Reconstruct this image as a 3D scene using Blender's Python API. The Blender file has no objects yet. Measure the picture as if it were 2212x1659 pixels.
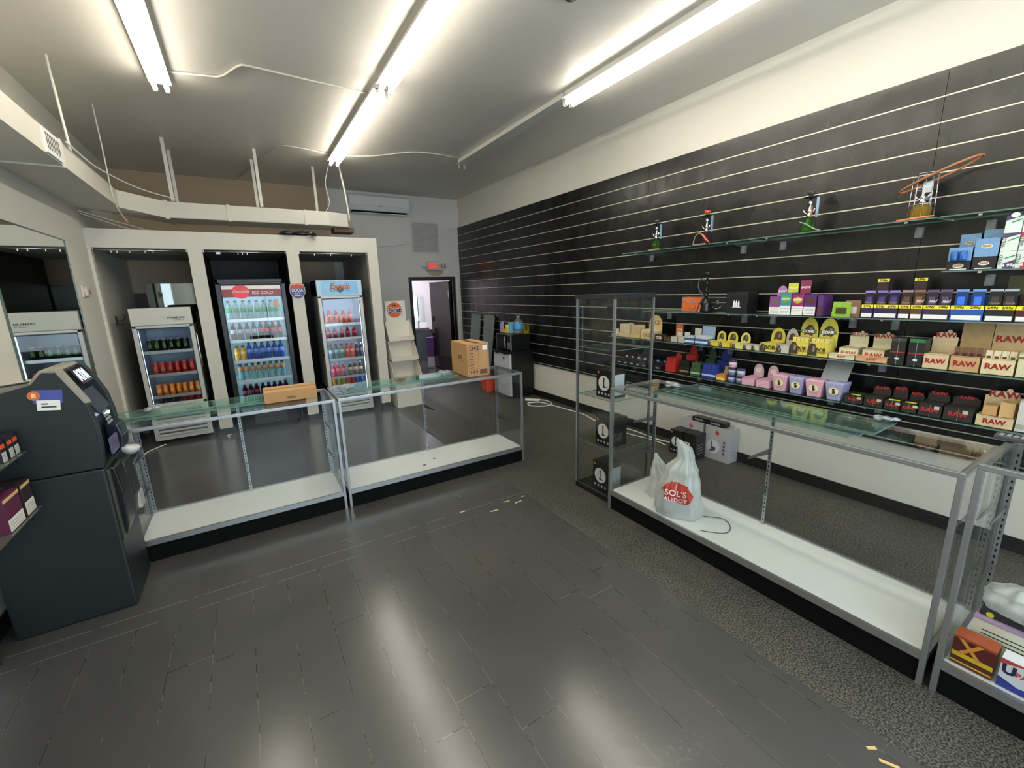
import bpy, bmesh, math, random
from mathutils import Matrix, Vector
random.seed(7)
S = bpy.context.scene
COL = S.collection
PI = math.pi

# ------------------------------------------------------------------ camera, light, exposure
CAMZ = 1.79
cam = bpy.data.cameras.new('camera'); co = bpy.data.objects.new('camera', cam); COL.objects.link(co)
cam.sensor_width = 36; cam.lens = 920.8 / 2212 * 36; cam.clip_start = .02
cx = Vector((.8483819, -.52862516, -.02834773)); cy = Vector((-.13736525, -.16810879, -.97615072)); cz = Vector((.51125233, .83204259, -.21523518))
R3 = Matrix((cx, -cy, -cz)).transposed()
co.matrix_world = Matrix.Translation((0, 0, CAMZ)) @ R3.to_4x4()
S.camera = co
S.view_settings.view_transform = 'Standard'; S.view_settings.look = 'None'
S.view_settings.gamma = 1; S.view_settings.use_curve_mapping = False
S.view_settings.exposure = 0.3
S.cycles.max_bounces = 10; S.cycles.diffuse_bounces = 5; S.cycles.glossy_bounces = 5
S.cycles.transparent_max_bounces = 40; S.cycles.caustics_reflective = False; S.cycles.caustics_refractive = False
S.cycles.sample_clamp_indirect = 6
w = bpy.data.worlds.new('sky'); S.world = w; w.use_nodes = True
w.node_tree.nodes['Background'].inputs[0].default_value = (.72, .86, 1, 1)
w.node_tree.nodes['Background'].inputs[1].default_value = 5.0
TUBE = 19.0
W, YB, ZC, XL, YF = 4.12, 8.7, 3.664, -1.38, -1.7
# daylight portal in the storefront window behind the camera
pl = bpy.data.lights.new('window_daylight', 'AREA'); pl.shape = 'RECTANGLE'; pl.size = 4.4; pl.size_y = 2.2
pl.cycles.is_portal = True
po = bpy.data.objects.new('window_daylight', pl); COL.objects.link(po)
po.location = (1.35, YF - .12, 1.6); po.rotation_euler = (PI / 2, 0, 0)
# ceiling lamp of the back room beyond the doorway
bl = bpy.data.lights.new('back_room_lamp', 'AREA'); bl.size = .8; bl.energy = 26; bl.color = (1, .93, .95)
bo = bpy.data.objects.new('back_room_lamp', bl); COL.objects.link(bo); bo.location = (3.6, 10.0, 2.75)

# ------------------------------------------------------------------ materials
def lin(c): return tuple((v / 12.92 if v <= .04045 else ((v + .055) / 1.055) ** 2.4) for v in c)
def C8(*c): return lin(tuple(v / 255 for v in c)) + (1,)
_m = {}
def nm(name):
    m = bpy.data.materials.new(name); m.use_nodes = True
    return m, m.node_tree.nodes, m.node_tree.links, m.node_tree.nodes['Principled BSDF']
def mat(rgb, rough=.5, metal=0, emit=0, coat=0, noise=0, bump=0, scale=40, name=None):
    """rgb 0-255 display colour"""
    key = (tuple(rgb), rough, metal, emit, coat, noise, bump, scale)
    if key in _m: return _m[key]
    m, N, L, B = nm(name or 'paint_%d_%d_%d' % tuple(rgb))
    B.inputs['Base Color'].default_value = C8(*rgb); B.inputs['Roughness'].default_value = rough
    B.inputs['Metallic'].default_value = metal; B.inputs['Coat Weight'].default_value = coat
    if emit:
        B.inputs['Emission Color'].default_value = C8(*rgb); B.inputs['Emission Strength'].default_value = emit
    if noise or bump:
        tc = N.new('ShaderNodeTexCoord'); n = N.new('ShaderNodeTexNoise'); n.inputs['Scale'].default_value = scale
        n.inputs['Detail'].default_value = 6; L.new(tc.outputs['Object'], n.inputs['Vector'])
        if noise:
            mx = N.new('ShaderNodeMixRGB'); c = C8(*rgb)
            mx.inputs[1].default_value = tuple(v * (1 - noise) for v in c[:3]) + (1,)
            mx.inputs[2].default_value = tuple(min(1, v * (1 + noise)) for v in c[:3]) + (1,)
            L.new(n.outputs[0], mx.inputs[0]); L.new(mx.outputs[0], B.inputs['Base Color'])
        if bump:
            b = N.new('ShaderNodeBump'); b.inputs['Strength'].default_value = bump; b.inputs['Distance'].default_value = .01
            L.new(n.outputs[0], b.inputs['Height']); L.new(b.outputs[0], B.inputs['Normal'])
    _m[key] = m
    return m
def prod(rgb, rough=.45, nz=.22, sc=45):
    g_ = sum(rgb) / 3; k = .84
    return mat(tuple(int((v * k + g_ * (1 - k)) * .95) for v in rgb), rough, noise=nz, scale=sc)
def glassmat(name, tint, ior=1.5, extra=0, haze=0, gcol=(1, 1, 1)):
    m, N, L, B = nm(name); N.remove(B); out = N['Material Output']
    t = N.new('ShaderNodeBsdfTransparent'); t.inputs[0].default_value = tint + (1,)
    g = N.new('ShaderNodeBsdfGlossy'); g.inputs['Roughness'].default_value = .02; g.inputs[0].default_value = gcol + (1,)
    f = N.new('ShaderNodeLayerWeight'); f.inputs[0].default_value = .5
    mx = N.new('ShaderNodeMixShader')
    pw = N.new('ShaderNodeMath'); pw.operation = 'POWER'; pw.inputs[1].default_value = 5; L.new(f.outputs['Facing'], pw.inputs[0])
    r0 = ((ior - 1) / (ior + 1)) ** 2 + extra
    a = N.new('ShaderNodeMath'); a.operation = 'MULTIPLY_ADD'; a.inputs[1].default_value = .7; a.inputs[2].default_value = r0; a.use_clamp = True
    L.new(pw.outputs[0], a.inputs[0]); src = a.outputs[0]
    L.new(src, mx.inputs[0]); L.new(t.outputs[0], mx.inputs[1]); L.new(g.outputs[0], mx.inputs[2])
    last = mx
    if haze:
        d = N.new('ShaderNodeBsdfDiffuse'); d.inputs[0].default_value = gcol + (1,)
        m2 = N.new('ShaderNodeMixShader'); m2.inputs[0].default_value = haze
        L.new(mx.outputs[0], m2.inputs[1]); L.new(d.outputs[0], m2.inputs[2]); last = m2
    L.new(last.outputs[0], out.inputs[0])
    return m
GLASS = glassmat('clear_pane_glass', (.965, .975, .97), 1.35)
EDGE = glassmat('green_glass_edge', (.38, .55, .48), 1.5, .06, .4, (.30, .46, .40))
LOOSE = glassmat('loose_green_glass', (.93, .968, .952), 1.5, .015, .015, (.7, .85, .8))
CLEARP = glassmat('clear_plastic', (.86, .88, .88), 1.45, .06, .12, (.9, .92, .95))
SHEET = glassmat('frosted_plastic_sheet', (.6, .62, .62), 1.4, .03, .45, (.62, .64, .64))
def tintp(name, rgb, haze=.35):
    c = C8(*rgb)[:3]
    return glassmat(name, tuple(.25 + .75 * v for v in c), 1.45, .05, haze, c)
ALU = mat((178, 180, 182), .32, .85); ALUD = mat((120, 122, 125), .35, .8)
CHROME = mat((225, 225, 228), .16, 1)
WHITE = mat((232, 233, 230), .45); DECK = mat((236, 237, 236), .35, noise=.03, scale=6)
BLACK = mat((14, 14, 15), .5); BLK2 = mat((6, 6, 6), .75); BLK2.node_tree.nodes['Principled BSDF'].inputs['Specular IOR Level'].default_value = .15; BLKG = mat((16, 16, 18), .12, coat=.3)
CREAM = mat((222, 219, 208), .6, bump=.12, scale=30)
MIRROR = mat((225, 230, 226), .015, 1)
def wallmat(name, rgb, rough, bump, scale, sp=0):
    m, N, L, B = nm(name); B.inputs['Roughness'].default_value = rough
    tc = N.new('ShaderNodeTexCoord'); n = N.new('ShaderNodeTexNoise'); n.inputs['Scale'].default_value = 1.3; n.inputs['Detail'].default_value = 5
    n2 = N.new('ShaderNodeTexNoise'); n2.inputs['Scale'].default_value = scale; n2.inputs['Detail'].default_value = 4
    L.new(tc.outputs['Object'], n.inputs['Vector']); L.new(tc.outputs['Object'], n2.inputs['Vector'])
    mx = N.new('ShaderNodeMixRGB'); c = C8(*rgb)
    mx.inputs[1].default_value = tuple(v * .93 for v in c[:3]) + (1,); mx.inputs[2].default_value = tuple(min(1, v * 1.06) for v in c[:3]) + (1,)
    L.new(n.outputs[0], mx.inputs[0]); L.new(mx.outputs[0], B.inputs['Base Color'])
    b = N.new('ShaderNodeBump'); b.inputs['Strength'].default_value = bump; b.inputs['Distance'].default_value = .02
    L.new(n2.outputs[0], b.inputs['Height']); L.new(b.outputs[0], B.inputs['Normal'])
    return m
M_WALL = wallmat('cream_wall_paint', (218, 215, 205), .6, .12, 9)
M_WGREY = wallmat('pale_grey_wall_paint', (216, 214, 212), .6, .12, 9)
M_BEIGE = wallmat('beige_wall_paint', (190, 170, 146), .7, .15, 9)
M_CEIL = wallmat('ceiling_paint', (214, 210, 201), .42, .22, 6)
M_DARKP = wallmat('dark_partition_paint', (44, 36, 34), .5, .1, 9)
M_GREYP = wallmat('grey_partition_paint', (178, 178, 174), .6, .1, 9)
def floormat():
    m, N, L, B = nm('black_painted_floor')
    tc = N.new('ShaderNodeTexCoord'); P = tc.outputs['Object']
    sep = N.new('ShaderNodeSeparateXYZ'); L.new(P, sep.inputs[0])
    def M(op, a, b=None):
        n = N.new('ShaderNodeMath'); n.operation = op
        for i, v in enumerate((a, b)):
            if v is None: continue
            if isinstance(v, (int, float)): n.inputs[i].default_value = v
            else: L.new(v, n.inputs[i])
        return n.outputs[0]
    def noise(sc, det=5, dist=0, vec=None):
        n = N.new('ShaderNodeTexNoise'); n.inputs['Scale'].default_value = sc; n.inputs['Detail'].default_value = det; n.inputs['Distortion'].default_value = dist
        L.new(vec or P, n.inputs['Vector']); return n.outputs[0]
    X, Y = sep.outputs[0], sep.outputs[1]
    wob = M('MULTIPLY', M('SUBTRACT', noise(1.7, 2), .5), .012)
    bx = M('DIVIDE', M('ADD', X, wob), .187); fx = M('FRACT', bx); col = M('FLOOR', bx)
    dx = M('MINIMUM', fx, M('SUBTRACT', 1.0, fx))
    near = M('LESS_THAN', Y, 2.86)
    wn = N.new('ShaderNodeTexWhiteNoise'); wn.noise_dimensions = '1D'; L.new(col, wn.inputs['W'])
    fy = M('FRACT', M('ADD', M('DIVIDE', Y, 1.22), wn.outputs['Value'])); dy = M('MINIMUM', fy, M('SUBTRACT', 1.0, fy))
    lx = M('LESS_THAN', dx, .007); ly = M('LESS_THAN', dy, .0018)
    patchy = noise(2.3, 4)
    lines = M('MULTIPLY', near, M('MAXIMUM', M('MULTIPLY', lx, M('GREATER_THAN', patchy, .45)), M('MULTIPLY', ly, M('GREATER_THAN', patchy, .52))))
    wear = noise(7, 6)
    pale = M('MULTIPLY', M('GREATER_THAN', wear, .50), lines)
    seam = M('MAXIMUM', M('LESS_THAN', M('ABSOLUTE', M('SUBTRACT', M('ADD', Y, wob), 2.99)), .004), M('MULTIPLY', M('LESS_THAN', M('ABSOLUTE', M('SUBTRACT', M('ADD', Y, wob), 2.86)), .003), M('GREATER_THAN', patchy, .47)))
    seam = M('MULTIPLY', seam, M('GREATER_THAN', wear, .44))
    big = noise(.9, 4, .4)
    base = N.new('ShaderNodeMixRGB'); base.inputs[1].default_value = C8(58, 58, 58); base.inputs[2].default_value = C8(78, 77, 75); L.new(big, base.inputs[0])
    dk = N.new('ShaderNodeMixRGB'); L.new(M('MULTIPLY', lines, .85), dk.inputs[0]); L.new(base.outputs[0], dk.inputs[1]); dk.inputs[2].default_value = C8(24, 23, 22)
    mx = N.new('ShaderNodeMixRGB'); L.new(M('MAXIMUM', M('MULTIPLY', pale, .55), M('MULTIPLY', seam, .6)), mx.inputs[0]); L.new(dk.outputs[0], mx.inputs[1]); mx.inputs[2].default_value = C8(122, 118, 106)
    L.new(mx.outputs[0], B.inputs['Base Color'])
    fine = noise(38, 5)
    scuff = M('MULTIPLY', M('GREATER_THAN', noise(1.9, 5, .8), .60), M('GREATER_THAN', fine, .54))
    B.inputs['Specular IOR Level'].default_value = .85
    L.new(M('ADD', M('MULTIPLY', big, .08), M('ADD', .175, M('MULTIPLY', scuff, .05))), B.inputs['Roughness'])
    b = N.new('ShaderNodeBump'); b.inputs['Strength'].default_value = .12; b.inputs['Distance'].default_value = .003
    L.new(M('SUBTRACT', M('ADD', M('MULTIPLY', fine, .6), M('MULTIPLY', scuff, .25)), M('MULTIPLY', lines, .6)), b.inputs['Height']); L.new(b.outputs[0], B.inputs['Normal'])
    return m
def granmat():
    m, N, L, B = nm('grey_granular_floor')
    tc = N.new('ShaderNodeTexCoord'); P = tc.outputs['Object']
    n = N.new('ShaderNodeTexNoise'); n.inputs['Scale'].default_value = 120; n.inputs['Detail'].default_value = 4; L.new(P, n.inputs['Vector'])
    n2 = N.new('ShaderNodeTexNoise'); n2.inputs['Scale'].default_value = 3; n2.inputs['Detail'].default_value = 6; L.new(P, n2.inputs['Vector'])
    cr = N.new('ShaderNodeValToRGB'); L.new(n.outputs[0], cr.inputs[0])
    cr.color_ramp.elements[0].position = .42; cr.color_ramp.elements[0].color = C8(38, 38, 36)
    cr.color_ramp.elements[1].position = .62; cr.color_ramp.elements[1].color = C8(114, 111, 102)
    mx = N.new('ShaderNodeMixRGB'); mx.blend_type = 'MULTIPLY'; mx.inputs[0].default_value = .5; L.new(cr.outputs[0], mx.inputs[1]); L.new(n2.outputs[0], mx.inputs[2])
    L.new(mx.outputs[0], B.inputs['Base Color']); B.inputs['Roughness'].default_value = .5
    b = N.new('ShaderNodeBump'); b.inputs['Strength'].default_value = .5; b.inputs['Distance'].default_value = .004
    L.new(n.outputs[0], b.inputs['Height']); L.new(b.outputs[0], B.inputs['Normal'])
    return m
def slatmat():
    m, N, L, B = nm('black_gloss_slat_paint')
    tc = N.new('ShaderNodeTexCoord'); P = tc.outputs['Object']
    mp = N.new('ShaderNodeMapping'); mp.inputs['Scale'].default_value = (1, 2.2, .9); L.new(P, mp.inputs[0])
    n = N.new('ShaderNodeTexNoise'); n.inputs['Scale'].default_value = 2.3; n.inputs['Detail'].default_value = 7; L.new(mp.outputs[0], n.inputs['Vector'])
    B.inputs['Base Color'].default_value = C8(13, 13, 14)
    mr = N.new('ShaderNodeMapRange'); L.new(n.outputs[0], mr.inputs[0]); mr.inputs[1].default_value = .3; mr.inputs[2].default_value = .7
    mr.inputs[3].default_value = .2; mr.inputs[4].default_value = .36; L.new(mr.outputs[0], B.inputs['Roughness'])
    n2 = N.new('ShaderNodeTexNoise'); n2.inputs['Scale'].default_value = 5; n2.inputs['Detail'].default_value = 3; L.new(P, n2.inputs['Vector'])
    b = N.new('ShaderNodeBump'); b.inputs['Strength'].default_value = .12; b.inputs['Distance'].default_value = .02
    L.new(n2.outputs[0], b.inputs['Height']); L.new(b.outputs[0], B.inputs['Normal'])
    return m
M_FLOOR, M_GRAN, M_SLAT = floormat(), granmat(), slatmat()
CARD = mat((178, 138, 92), .7, noise=.06, scale=12); CARDD = mat((152, 114, 74), .6)
KRAFT = mat((196, 160, 104), .6); LKRAFT = mat((226, 205, 158), .6)
INK = mat((30, 28, 28), .6); REDI = mat((176, 36, 34), .5); GREYL = mat((150, 150, 150), .6)
PAPER = mat((238, 238, 234), .6)

# ------------------------------------------------------------------ mesh helpers
class MB:
    def __init__(s): s.v = []; s.f = []; s.mi = []; s.sm = []
    def add(s, vs, fs, mi=0, sm=False):
        o = len(s.v); s.v += [tuple(v) for v in vs]
        for f in fs: s.f.append([i + o for i in f]); s.mi.append(mi); s.sm.append(sm)
        return s
    def box(s, x0, x1, y0, y1, z0, z1, mi=0, side=None):
        v = [(x0, y0, z0), (x1, y0, z0), (x1, y1, z0), (x0, y1, z0), (x0, y0, z1), (x1, y0, z1), (x1, y1, z1), (x0, y1, z1)]
        f = [(0, 3, 2, 1), (4, 5, 6, 7), (0, 1, 5, 4), (1, 2, 6, 5), (2, 3, 7, 6), (3, 0, 4, 7)]
        o = len(s.v); s.v += v
        big = max(range(3), key=lambda k: -((x1 - x0, y1 - y0, z1 - z0)[k]))
        ax = [2, 2, 1, 0, 1, 0]
        for i, q in enumerate(f):
            s.f.append([k + o for k in q]); s.sm.append(False)
            s.mi.append(side if (side is not None and ax[i] != big) else mi)
        return s
    def hexa(s, pts, mi=0):  # 8 points bottom ring then top ring
        return s.add(pts, [(0, 3, 2, 1), (4, 5, 6, 7), (0, 1, 5, 4), (1, 2, 6, 5), (2, 3, 7, 6), (3, 0, 4, 7)], mi)
    def prism(s, poly, a, b, axis='y', mi=0):
        n = len(poly)
        def P(p, t): return (p[0], t, p[1]) if axis == 'y' else ((t, p[0], p[1]) if axis == 'x' else (p[0], p[1], t))
        v = [P(p, a) for p in poly] + [P(p, b) for p in poly]
        f = [list(range(n))[::-1], list(range(n, 2 * n))] + [(i, (i + 1) % n, (i + 1) % n + n, i + n) for i in range(n)]
        return s.add(v, f, mi)
    def lathe(s, prof, c=(0, 0, 0), n=20, mi=0, sx=1, sy=1):
        v = []
        for r, z in prof:
            for k in range(n):
                a = 2 * PI * k / n; v.append((c[0] + r * sx * math.cos(a), c[1] + r * sy * math.sin(a), c[2] + z))
        f = []
        for j in range(len(prof) - 1):
            for k in range(n):
                a = j * n + k; b = j * n + (k + 1) % n; f.append((a, b, b + n, a + n))
        f.append(list(range(n))[::-1]); f.append([(len(prof) - 1) * n + k for k in range(n)])
        return s.add(v, f, mi, True)
    def tube(s, pts, r, n=8, mi=0, closed=False):
        pts = [Vector(p) for p in pts]; v = []; m = len(pts)
        up = Vector((0, 0, 1)); prev = None
        for i, p in enumerate(pts):
            if closed: d = pts[(i + 1) % m] - pts[i - 1]
            else: d = pts[min(i + 1, m - 1)] - pts[max(i - 1, 0)]
            if d.length < 1e-9: d = Vector((0, 0, 1))
            d.normalize()
            a = prev if prev is not None else (Vector((1, 0, 0)) if abs(d.z) > .9 else up)
            a = a - d * a.dot(d)
            if a.length < 1e-6: a = d.orthogonal()
            a.normalize(); prev = a; b = d.cross(a)
            rr = r[i] if isinstance(r, (list, tuple)) else r
            for k in range(n):
                t = 2 * PI * k / n; v.append(p + (a * math.cos(t) + b * math.sin(t)) * rr)
        f = []
        for i in range(m if closed else m - 1):
            for k in range(n):
                a_ = i * n + k; b_ = i * n + (k + 1) % n; c_ = ((i + 1) % m) * n
                f.append((a_, b_, c_ + (k + 1) % n, c_ + k))
        if not closed: f.append(list(range(n))[::-1]); f.append([(m - 1) * n + k for k in range(n)])
        return s.add(v, f, mi, True)
    def disc(s, c, r, t=.001, n=24, mi=0, sx=1, sz=1):  # faces -y
        return s.prism([(c[0] + r * sx * math.cos(2 * PI * k / n), c[2] + r * sz * math.sin(2 * PI * k / n)) for k in range(n)], c[1], c[1] - t, 'y', mi)
    def build(s, name, mats, parent=None, bevel=0, loc=None, rz=0):
        me = bpy.data.meshes.new(name); me.from_pydata(s.v, [], s.f)
        if not isinstance(mats, (list, tuple)): mats = [mats]
        for m in mats: me.materials.append(m)
        for p, i, q in zip(me.polygons, s.mi, s.sm): p.material_index = min(i, len(mats) - 1); p.use_smooth = q
        bm = bmesh.new(); bm.from_mesh(me)
        bmesh.ops.recalc_face_normals(bm, faces=bm.faces)
        if bevel:
            es = [e for e in bm.edges if len(e.link_faces) == 2 and e.calc_face_angle(0) > .6]
            bmesh.ops.bevel(bm, geom=es, offset=bevel, segments=2, profile=.6, affect='EDGES', clamp_overlap=True)
        bm.to_mesh(me); bm.free()
        o = bpy.data.objects.new(name, me); COL.objects.link(o)
        if parent: o.parent = parent
        if loc: o.location = loc
        if rz: o.rotation_euler.z = rz
        return o
def B_(*a, **k): return MB().box(*a, **k)
def tag(o, label=None, cat=None, group=None, kind=None):
    if label: o['label'] = label
    if cat: o['category'] = cat
    if group: o['group'] = group
    if kind: o['kind'] = kind
    return o
def thing(name, label, cat, loc=(0, 0, 0), rz=0, group=None):
    o = bpy.data.objects.new(name, None); COL.objects.link(o); o.location = loc; o.rotation_euler = (0, 0, rz)
    o.empty_display_size = .05
    return tag(o, label, cat, group)
def struct(name, mb, mats, **k):
    return tag(mb.build(name, mats, **k), kind='structure')
def dup(root, loc, rz=None, label=None, group=None):
    r = root.copy(); COL.objects.link(r); r.location = loc
    if rz is not None: r.rotation_euler.z = rz
    if label: r['label'] = label
    if group: r['group'] = group
    for ch in list(root.children):
        c = ch.copy(); COL.objects.link(c); c.parent = r
        for g in list(ch.children):
            d = g.copy(); COL.objects.link(d); d.parent = c
    return r
_tx = {}
def text(s, size, m, parent, loc, name='lettering', rx=PI / 2, rz=0, bold=.012, sx=1, shear=0, ry=0):
    key = (s, bold, shear, m.name)
    if key not in _tx:
        cu = bpy.data.curves.new('t', 'FONT'); cu.body = s; cu.size = 1; cu.extrude = .01; cu.offset = bold
        cu.align_x = 'CENTER'; cu.align_y = 'CENTER'; cu.shear = shear; cu.resolution_u = 3; cu.space_line = .9
        o = bpy.data.objects.new('t', cu); COL.objects.link(o)
        dg = bpy.context.evaluated_depsgraph_get(); me = bpy.data.meshes.new_from_object(o.evaluated_get(dg))
        me.name = 'lettering'; me.materials.clear(); me.materials.append(m)
        bpy.data.objects.remove(o); bpy.data.curves.remove(cu); _tx[key] = me
    o = bpy.data.objects.new(name, _tx[key]); COL.objects.link(o); o.parent = parent
    o.location = loc; o.rotation_euler = (rx, ry, rz); o.scale = (size * sx, size, .03 if size > .03 else size)
    return o
RZW = -PI / 2   # right wall: local -Y faces the shop (-X), local +X runs towards the camera (-Y)

# ------------------------------------------------------------------ room
fl = MB(); fl.add([(XL, YF, 0), (1.93, YF, 0), (1.93, 3.35, 0), (1.83, 3.35, 0), (1.83, YB, 0), (XL, YB, 0)], [(0, 1, 2, 3, 4, 5)], 0)
fl.add([(1.93, YF, 0), (W, YF, 0), (W, YB, 0), (1.83, YB, 0), (1.83, 3.35, 0), (1.93, 3.35, 0)], [(0, 1, 2, 3, 4, 5)], 1)
fl.add([(2.5, YB, 0), (4.8, YB, 0), (4.8, 11.2, 0), (2.5, 11.2, 0)], [(0, 1, 2, 3)], 0)
fl.add([(XL - .1, YF - .1, -.1), (4.9, YF - .1, -.1), (4.9, 11.3, -.1), (XL - .1, 11.3, -.1)], [(3, 2, 1, 0)], 0)
struct('floor', fl, [M_FLOOR, M_GRAN])
struct('ceiling', B_(XL - .1, W + .1, YF - .1, YB + .1, ZC, ZC + .1), M_CEIL)
struct('wall_left', B_(XL - .1, XL, YF, YB + .1, 0, ZC), M_WALL)
struct('wall_right', B_(W, W + .1, YF, YB + .1, 0, ZC), M_WALL)
DX0, DX1, DZ = 3.0, 3.9, 2.035
wb = MB(); wb.box(1.55, DX0, YB, YB + .1, 0, ZC, 0); wb.box(DX1, W, YB, YB + .1, 0, ZC, 0); wb.box(DX0, DX1, YB, YB + .1, DZ, ZC, 0)
wb.box(XL, 1.55, YB, YB + .1, 0, ZC, 1)
struct('wall_back', wb, [M_WGREY, M_BEIGE])
wf = MB(); wf.box(XL, -.85, YF - .1, YF, 0, ZC); wf.box(3.55, W, YF - .1, YF, 0, ZC); wf.box(-.85, 3.55, YF - .1, YF, 0, .5); wf.box(-.85, 3.55, YF - .1, YF, 2.7, ZC)
struct('wall_front', wf, M_WALL)
wn = MB()
for x in (-.85, .6, 2.05, 3.51): wn.box(x, x + .04, YF - .07, YF - .03, .5, 2.7)
wn.box(-.85, 3.55, YF - .07, YF - .03, .5, .54); wn.box(-.85, 3.55, YF - .07, YF - .03, 2.66, 2.7)
wo = struct('window_1', wn, ALUD)
B_(-.81, 3.51, YF - .052, YF - .046, .54, 2.66, 0).build('pane', GLASS, wo)
struct('baseboard_right', B_(W - .012, W - .0005, YF, 6.02, .0, .1), BLACK)
struct('baseboard_left', B_(XL + .0005, XL + .012, YF, YB, 0, .1), BLACK)
struct('baseboard_back', B_(1.85, DX0 - .06, YB - .012, YB - .0005, 0, .1), BLACK)
# wall ledge beside the mirror
struct('trim_1', B_(XL, XL + .035, 2.9, 4.40, 1.225, 1.26), CREAM)
# doorway
dr = MB(); dr.box(DX0 - .06, DX0, YB - .03, YB + .12, 0, DZ + .07); dr.box(DX1, DX1 + .06, YB - .03, YB + .12, 0, DZ + .07); dr.box(DX0, DX1, YB - .03, YB + .12, DZ, DZ + .07)
struct('door_frame_1', dr, mat((18, 17, 17), .3))
d1 = struct('door_1', B_(0, .86, -.04, 0, .01, DZ - .02), mat((26, 23, 24), .16, coat=.4))
d1.location = (DX1 - .03, YB + .13, 0); d1.rotation_euler.z = math.radians(97)
rg = MB(); rg.tube([(.78 + .045 * math.cos(a), .012, 1.18 + .06 * math.sin(a)) for a in [k * PI / 6 for k in range(12)]], .008, closed=True)
rg.build('door_handle', mat((60, 58, 60), .3, .8), d1)
B_(.76, .8, 0, .02, .85, .98).build('door_lock', ALUD, d1)
B_(.0, .03, -.005, .004, 1.65, 1.8).box(.0, .03, -.005, .004, .3, .45).build('hinge', ALU, d1)
struct('door_casing_1', B_(DX1 + .075, DX1 + .115, YB - .05, YB - .01, 0, 2.08), WHITE)
# back room
br = MB(); br.box(2.4, 2.5, YB + .1, 11.2, 0, 2.8, 0); br.box(4.8, 4.9, YB + .1, 11.2, 0, 2.8, 0); br.box(2.4, 4.9, 11.2, 11.3, 0, 2.8, 0)
struct('wall_back_room', br, wallmat('back_room_paint', (226, 218, 222), .6, .2, 6))
bw = MB(); bw.box(2.5, 4.8, 11.18, 11.2, 0, .8); bw.box(4.78, 4.8, YB + .1, 11.18, 0, .8)
struct('trim_2', bw, mat((28, 24, 26), .4))
struct('ceiling_back_room', B_(2.4, 4.9, YB + .1, 11.3, 2.8, 2.9), M_CEIL)

# slatwall sheets, seam every 2.44 m
GZ = [round(2.005 + .158 * k, 3) for k in range(-12, 7)]
INS = mat((205, 202, 180), .35, .35)
ylist = [(8.46, 8.698, .1, 'farthest narrow black slatwall strip in the back corner by the doorway'),
         (6.02, 8.46, .1, 'black slatwall sheet behind the small fridge, reaching down to the floor'),
         (3.58, 6.02, .56, 'black slatwall sheet between the small fridge and the glass tower'),
         (1.14, 3.58, .56, 'black slatwall sheet behind the water pipes and the long glass case'),
         (-1.3, 1.14, .56, 'black slatwall sheet at the right edge behind the caged gold pipe')]
for (ya, yb, zb, lab) in ylist:
    t = thing('slatwall_panel', lab, 'wall panel', (W, (ya + yb) / 2, 0), 0, 'black slatwall sheets on the right wall')
    h = (yb - ya) / 2 - .0015
    zs = [z for z in GZ if z > zb + .02]
    b = MB(); b.box(-.012, -.001, -h, h, zb, 3.11)
    edges = [zb] + zs + [3.116]
    for i in range(len(edges) - 1):
        z0 = edges[i] + (.006 if i else 0); z1 = edges[i + 1] - .006
        b.box(-.025, -.012, -h, h, z0, z1)
    b.build('slats', M_SLAT, t)
    g = MB()
    for z in zs: g.box(-.0215, -.012, -h, h, z - .0042, z + .0042)
    g.build('groove_inserts', INS, t)

# ------------------------------------------------------------------ cooler enclosure
YS = 6.7
en = MB()
en.box(XL, 1.82, YS, YS + .09, 2.39, 2.595)
struct('trim_3', en, CREAM)
for nme, x0, x1 in (('trim_4', XL, -1.352), ('trim_5', -.478, -.33), ('trim_6', .601, .749), ('trim_7', 1.678, 1.82)):
    struct(nme, B_(x0, x1, YS, YS + .09, .085, 2.39), CREAM)
    struct(nme.replace('trim_', 'baseboard_'), B_(x0 + .004, x1 + .03, YS - .006, YS + .12, 0, .085), BLACK)
struct('ceiling_enclosure', B_(XL, 1.82, YS + .09, YB, 2.392, 2.42), M_GREYP)
struct('wall_partition_1', B_(-.47, -.34, YS + .09, YB, 0, 2.39), M_DARKP)
struct('wall_partition_2', B_(.61, .74, YS + .09, YB, 0, 2.39), M_DARKP)
struct('wall_partition_3', B_(1.70, 1.80, YS + .09, YB, 0, 2.39), M_GREYP)
struct('trim_8', B_(-.33, .60, YB - .02, YB, 0, 2.39), M_DARKP)
struct('trim_9', B_(.75, 1.69, YB - .02, YB, 0, 2.02), mat((30, 26, 25), .5))
struct('trim_10', B_(XL, -.48, YB - .02, YB, 0, 1.9), mat((60, 54, 48), .5))
for i, (x0, x1, lab) in enumerate(((-1.34, -.49, 'thin chrome rail under the header above the left cooler'), (-.32, .59, 'thin chrome rail under the header above the black middle cooler'), (.76, 1.67, 'thin chrome rail under the header above the right cooler'))):
    t = thing('hanging_rail', lab, 'rail', (x0, YS + .03, 2.368), 0, 'chrome rails under the cooler enclosure header')
    MB().tube([(0, 0, 0), (x1 - x0, 0, 0)], .006, 6).build('rod', CHROME, t)
    for e in (0, x1 - x0): B_(e - .004, e + .004, -.01, .01, -.01, .022).build('bracket', CHROME, t)
    for k in range((5, 7, 3)[i]):
        xx = random.uniform(.1, x1 - x0 - .1); B_(xx, xx + .008, -.002, .002, -.03, .005).build('clip', CHROME, t)
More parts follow.
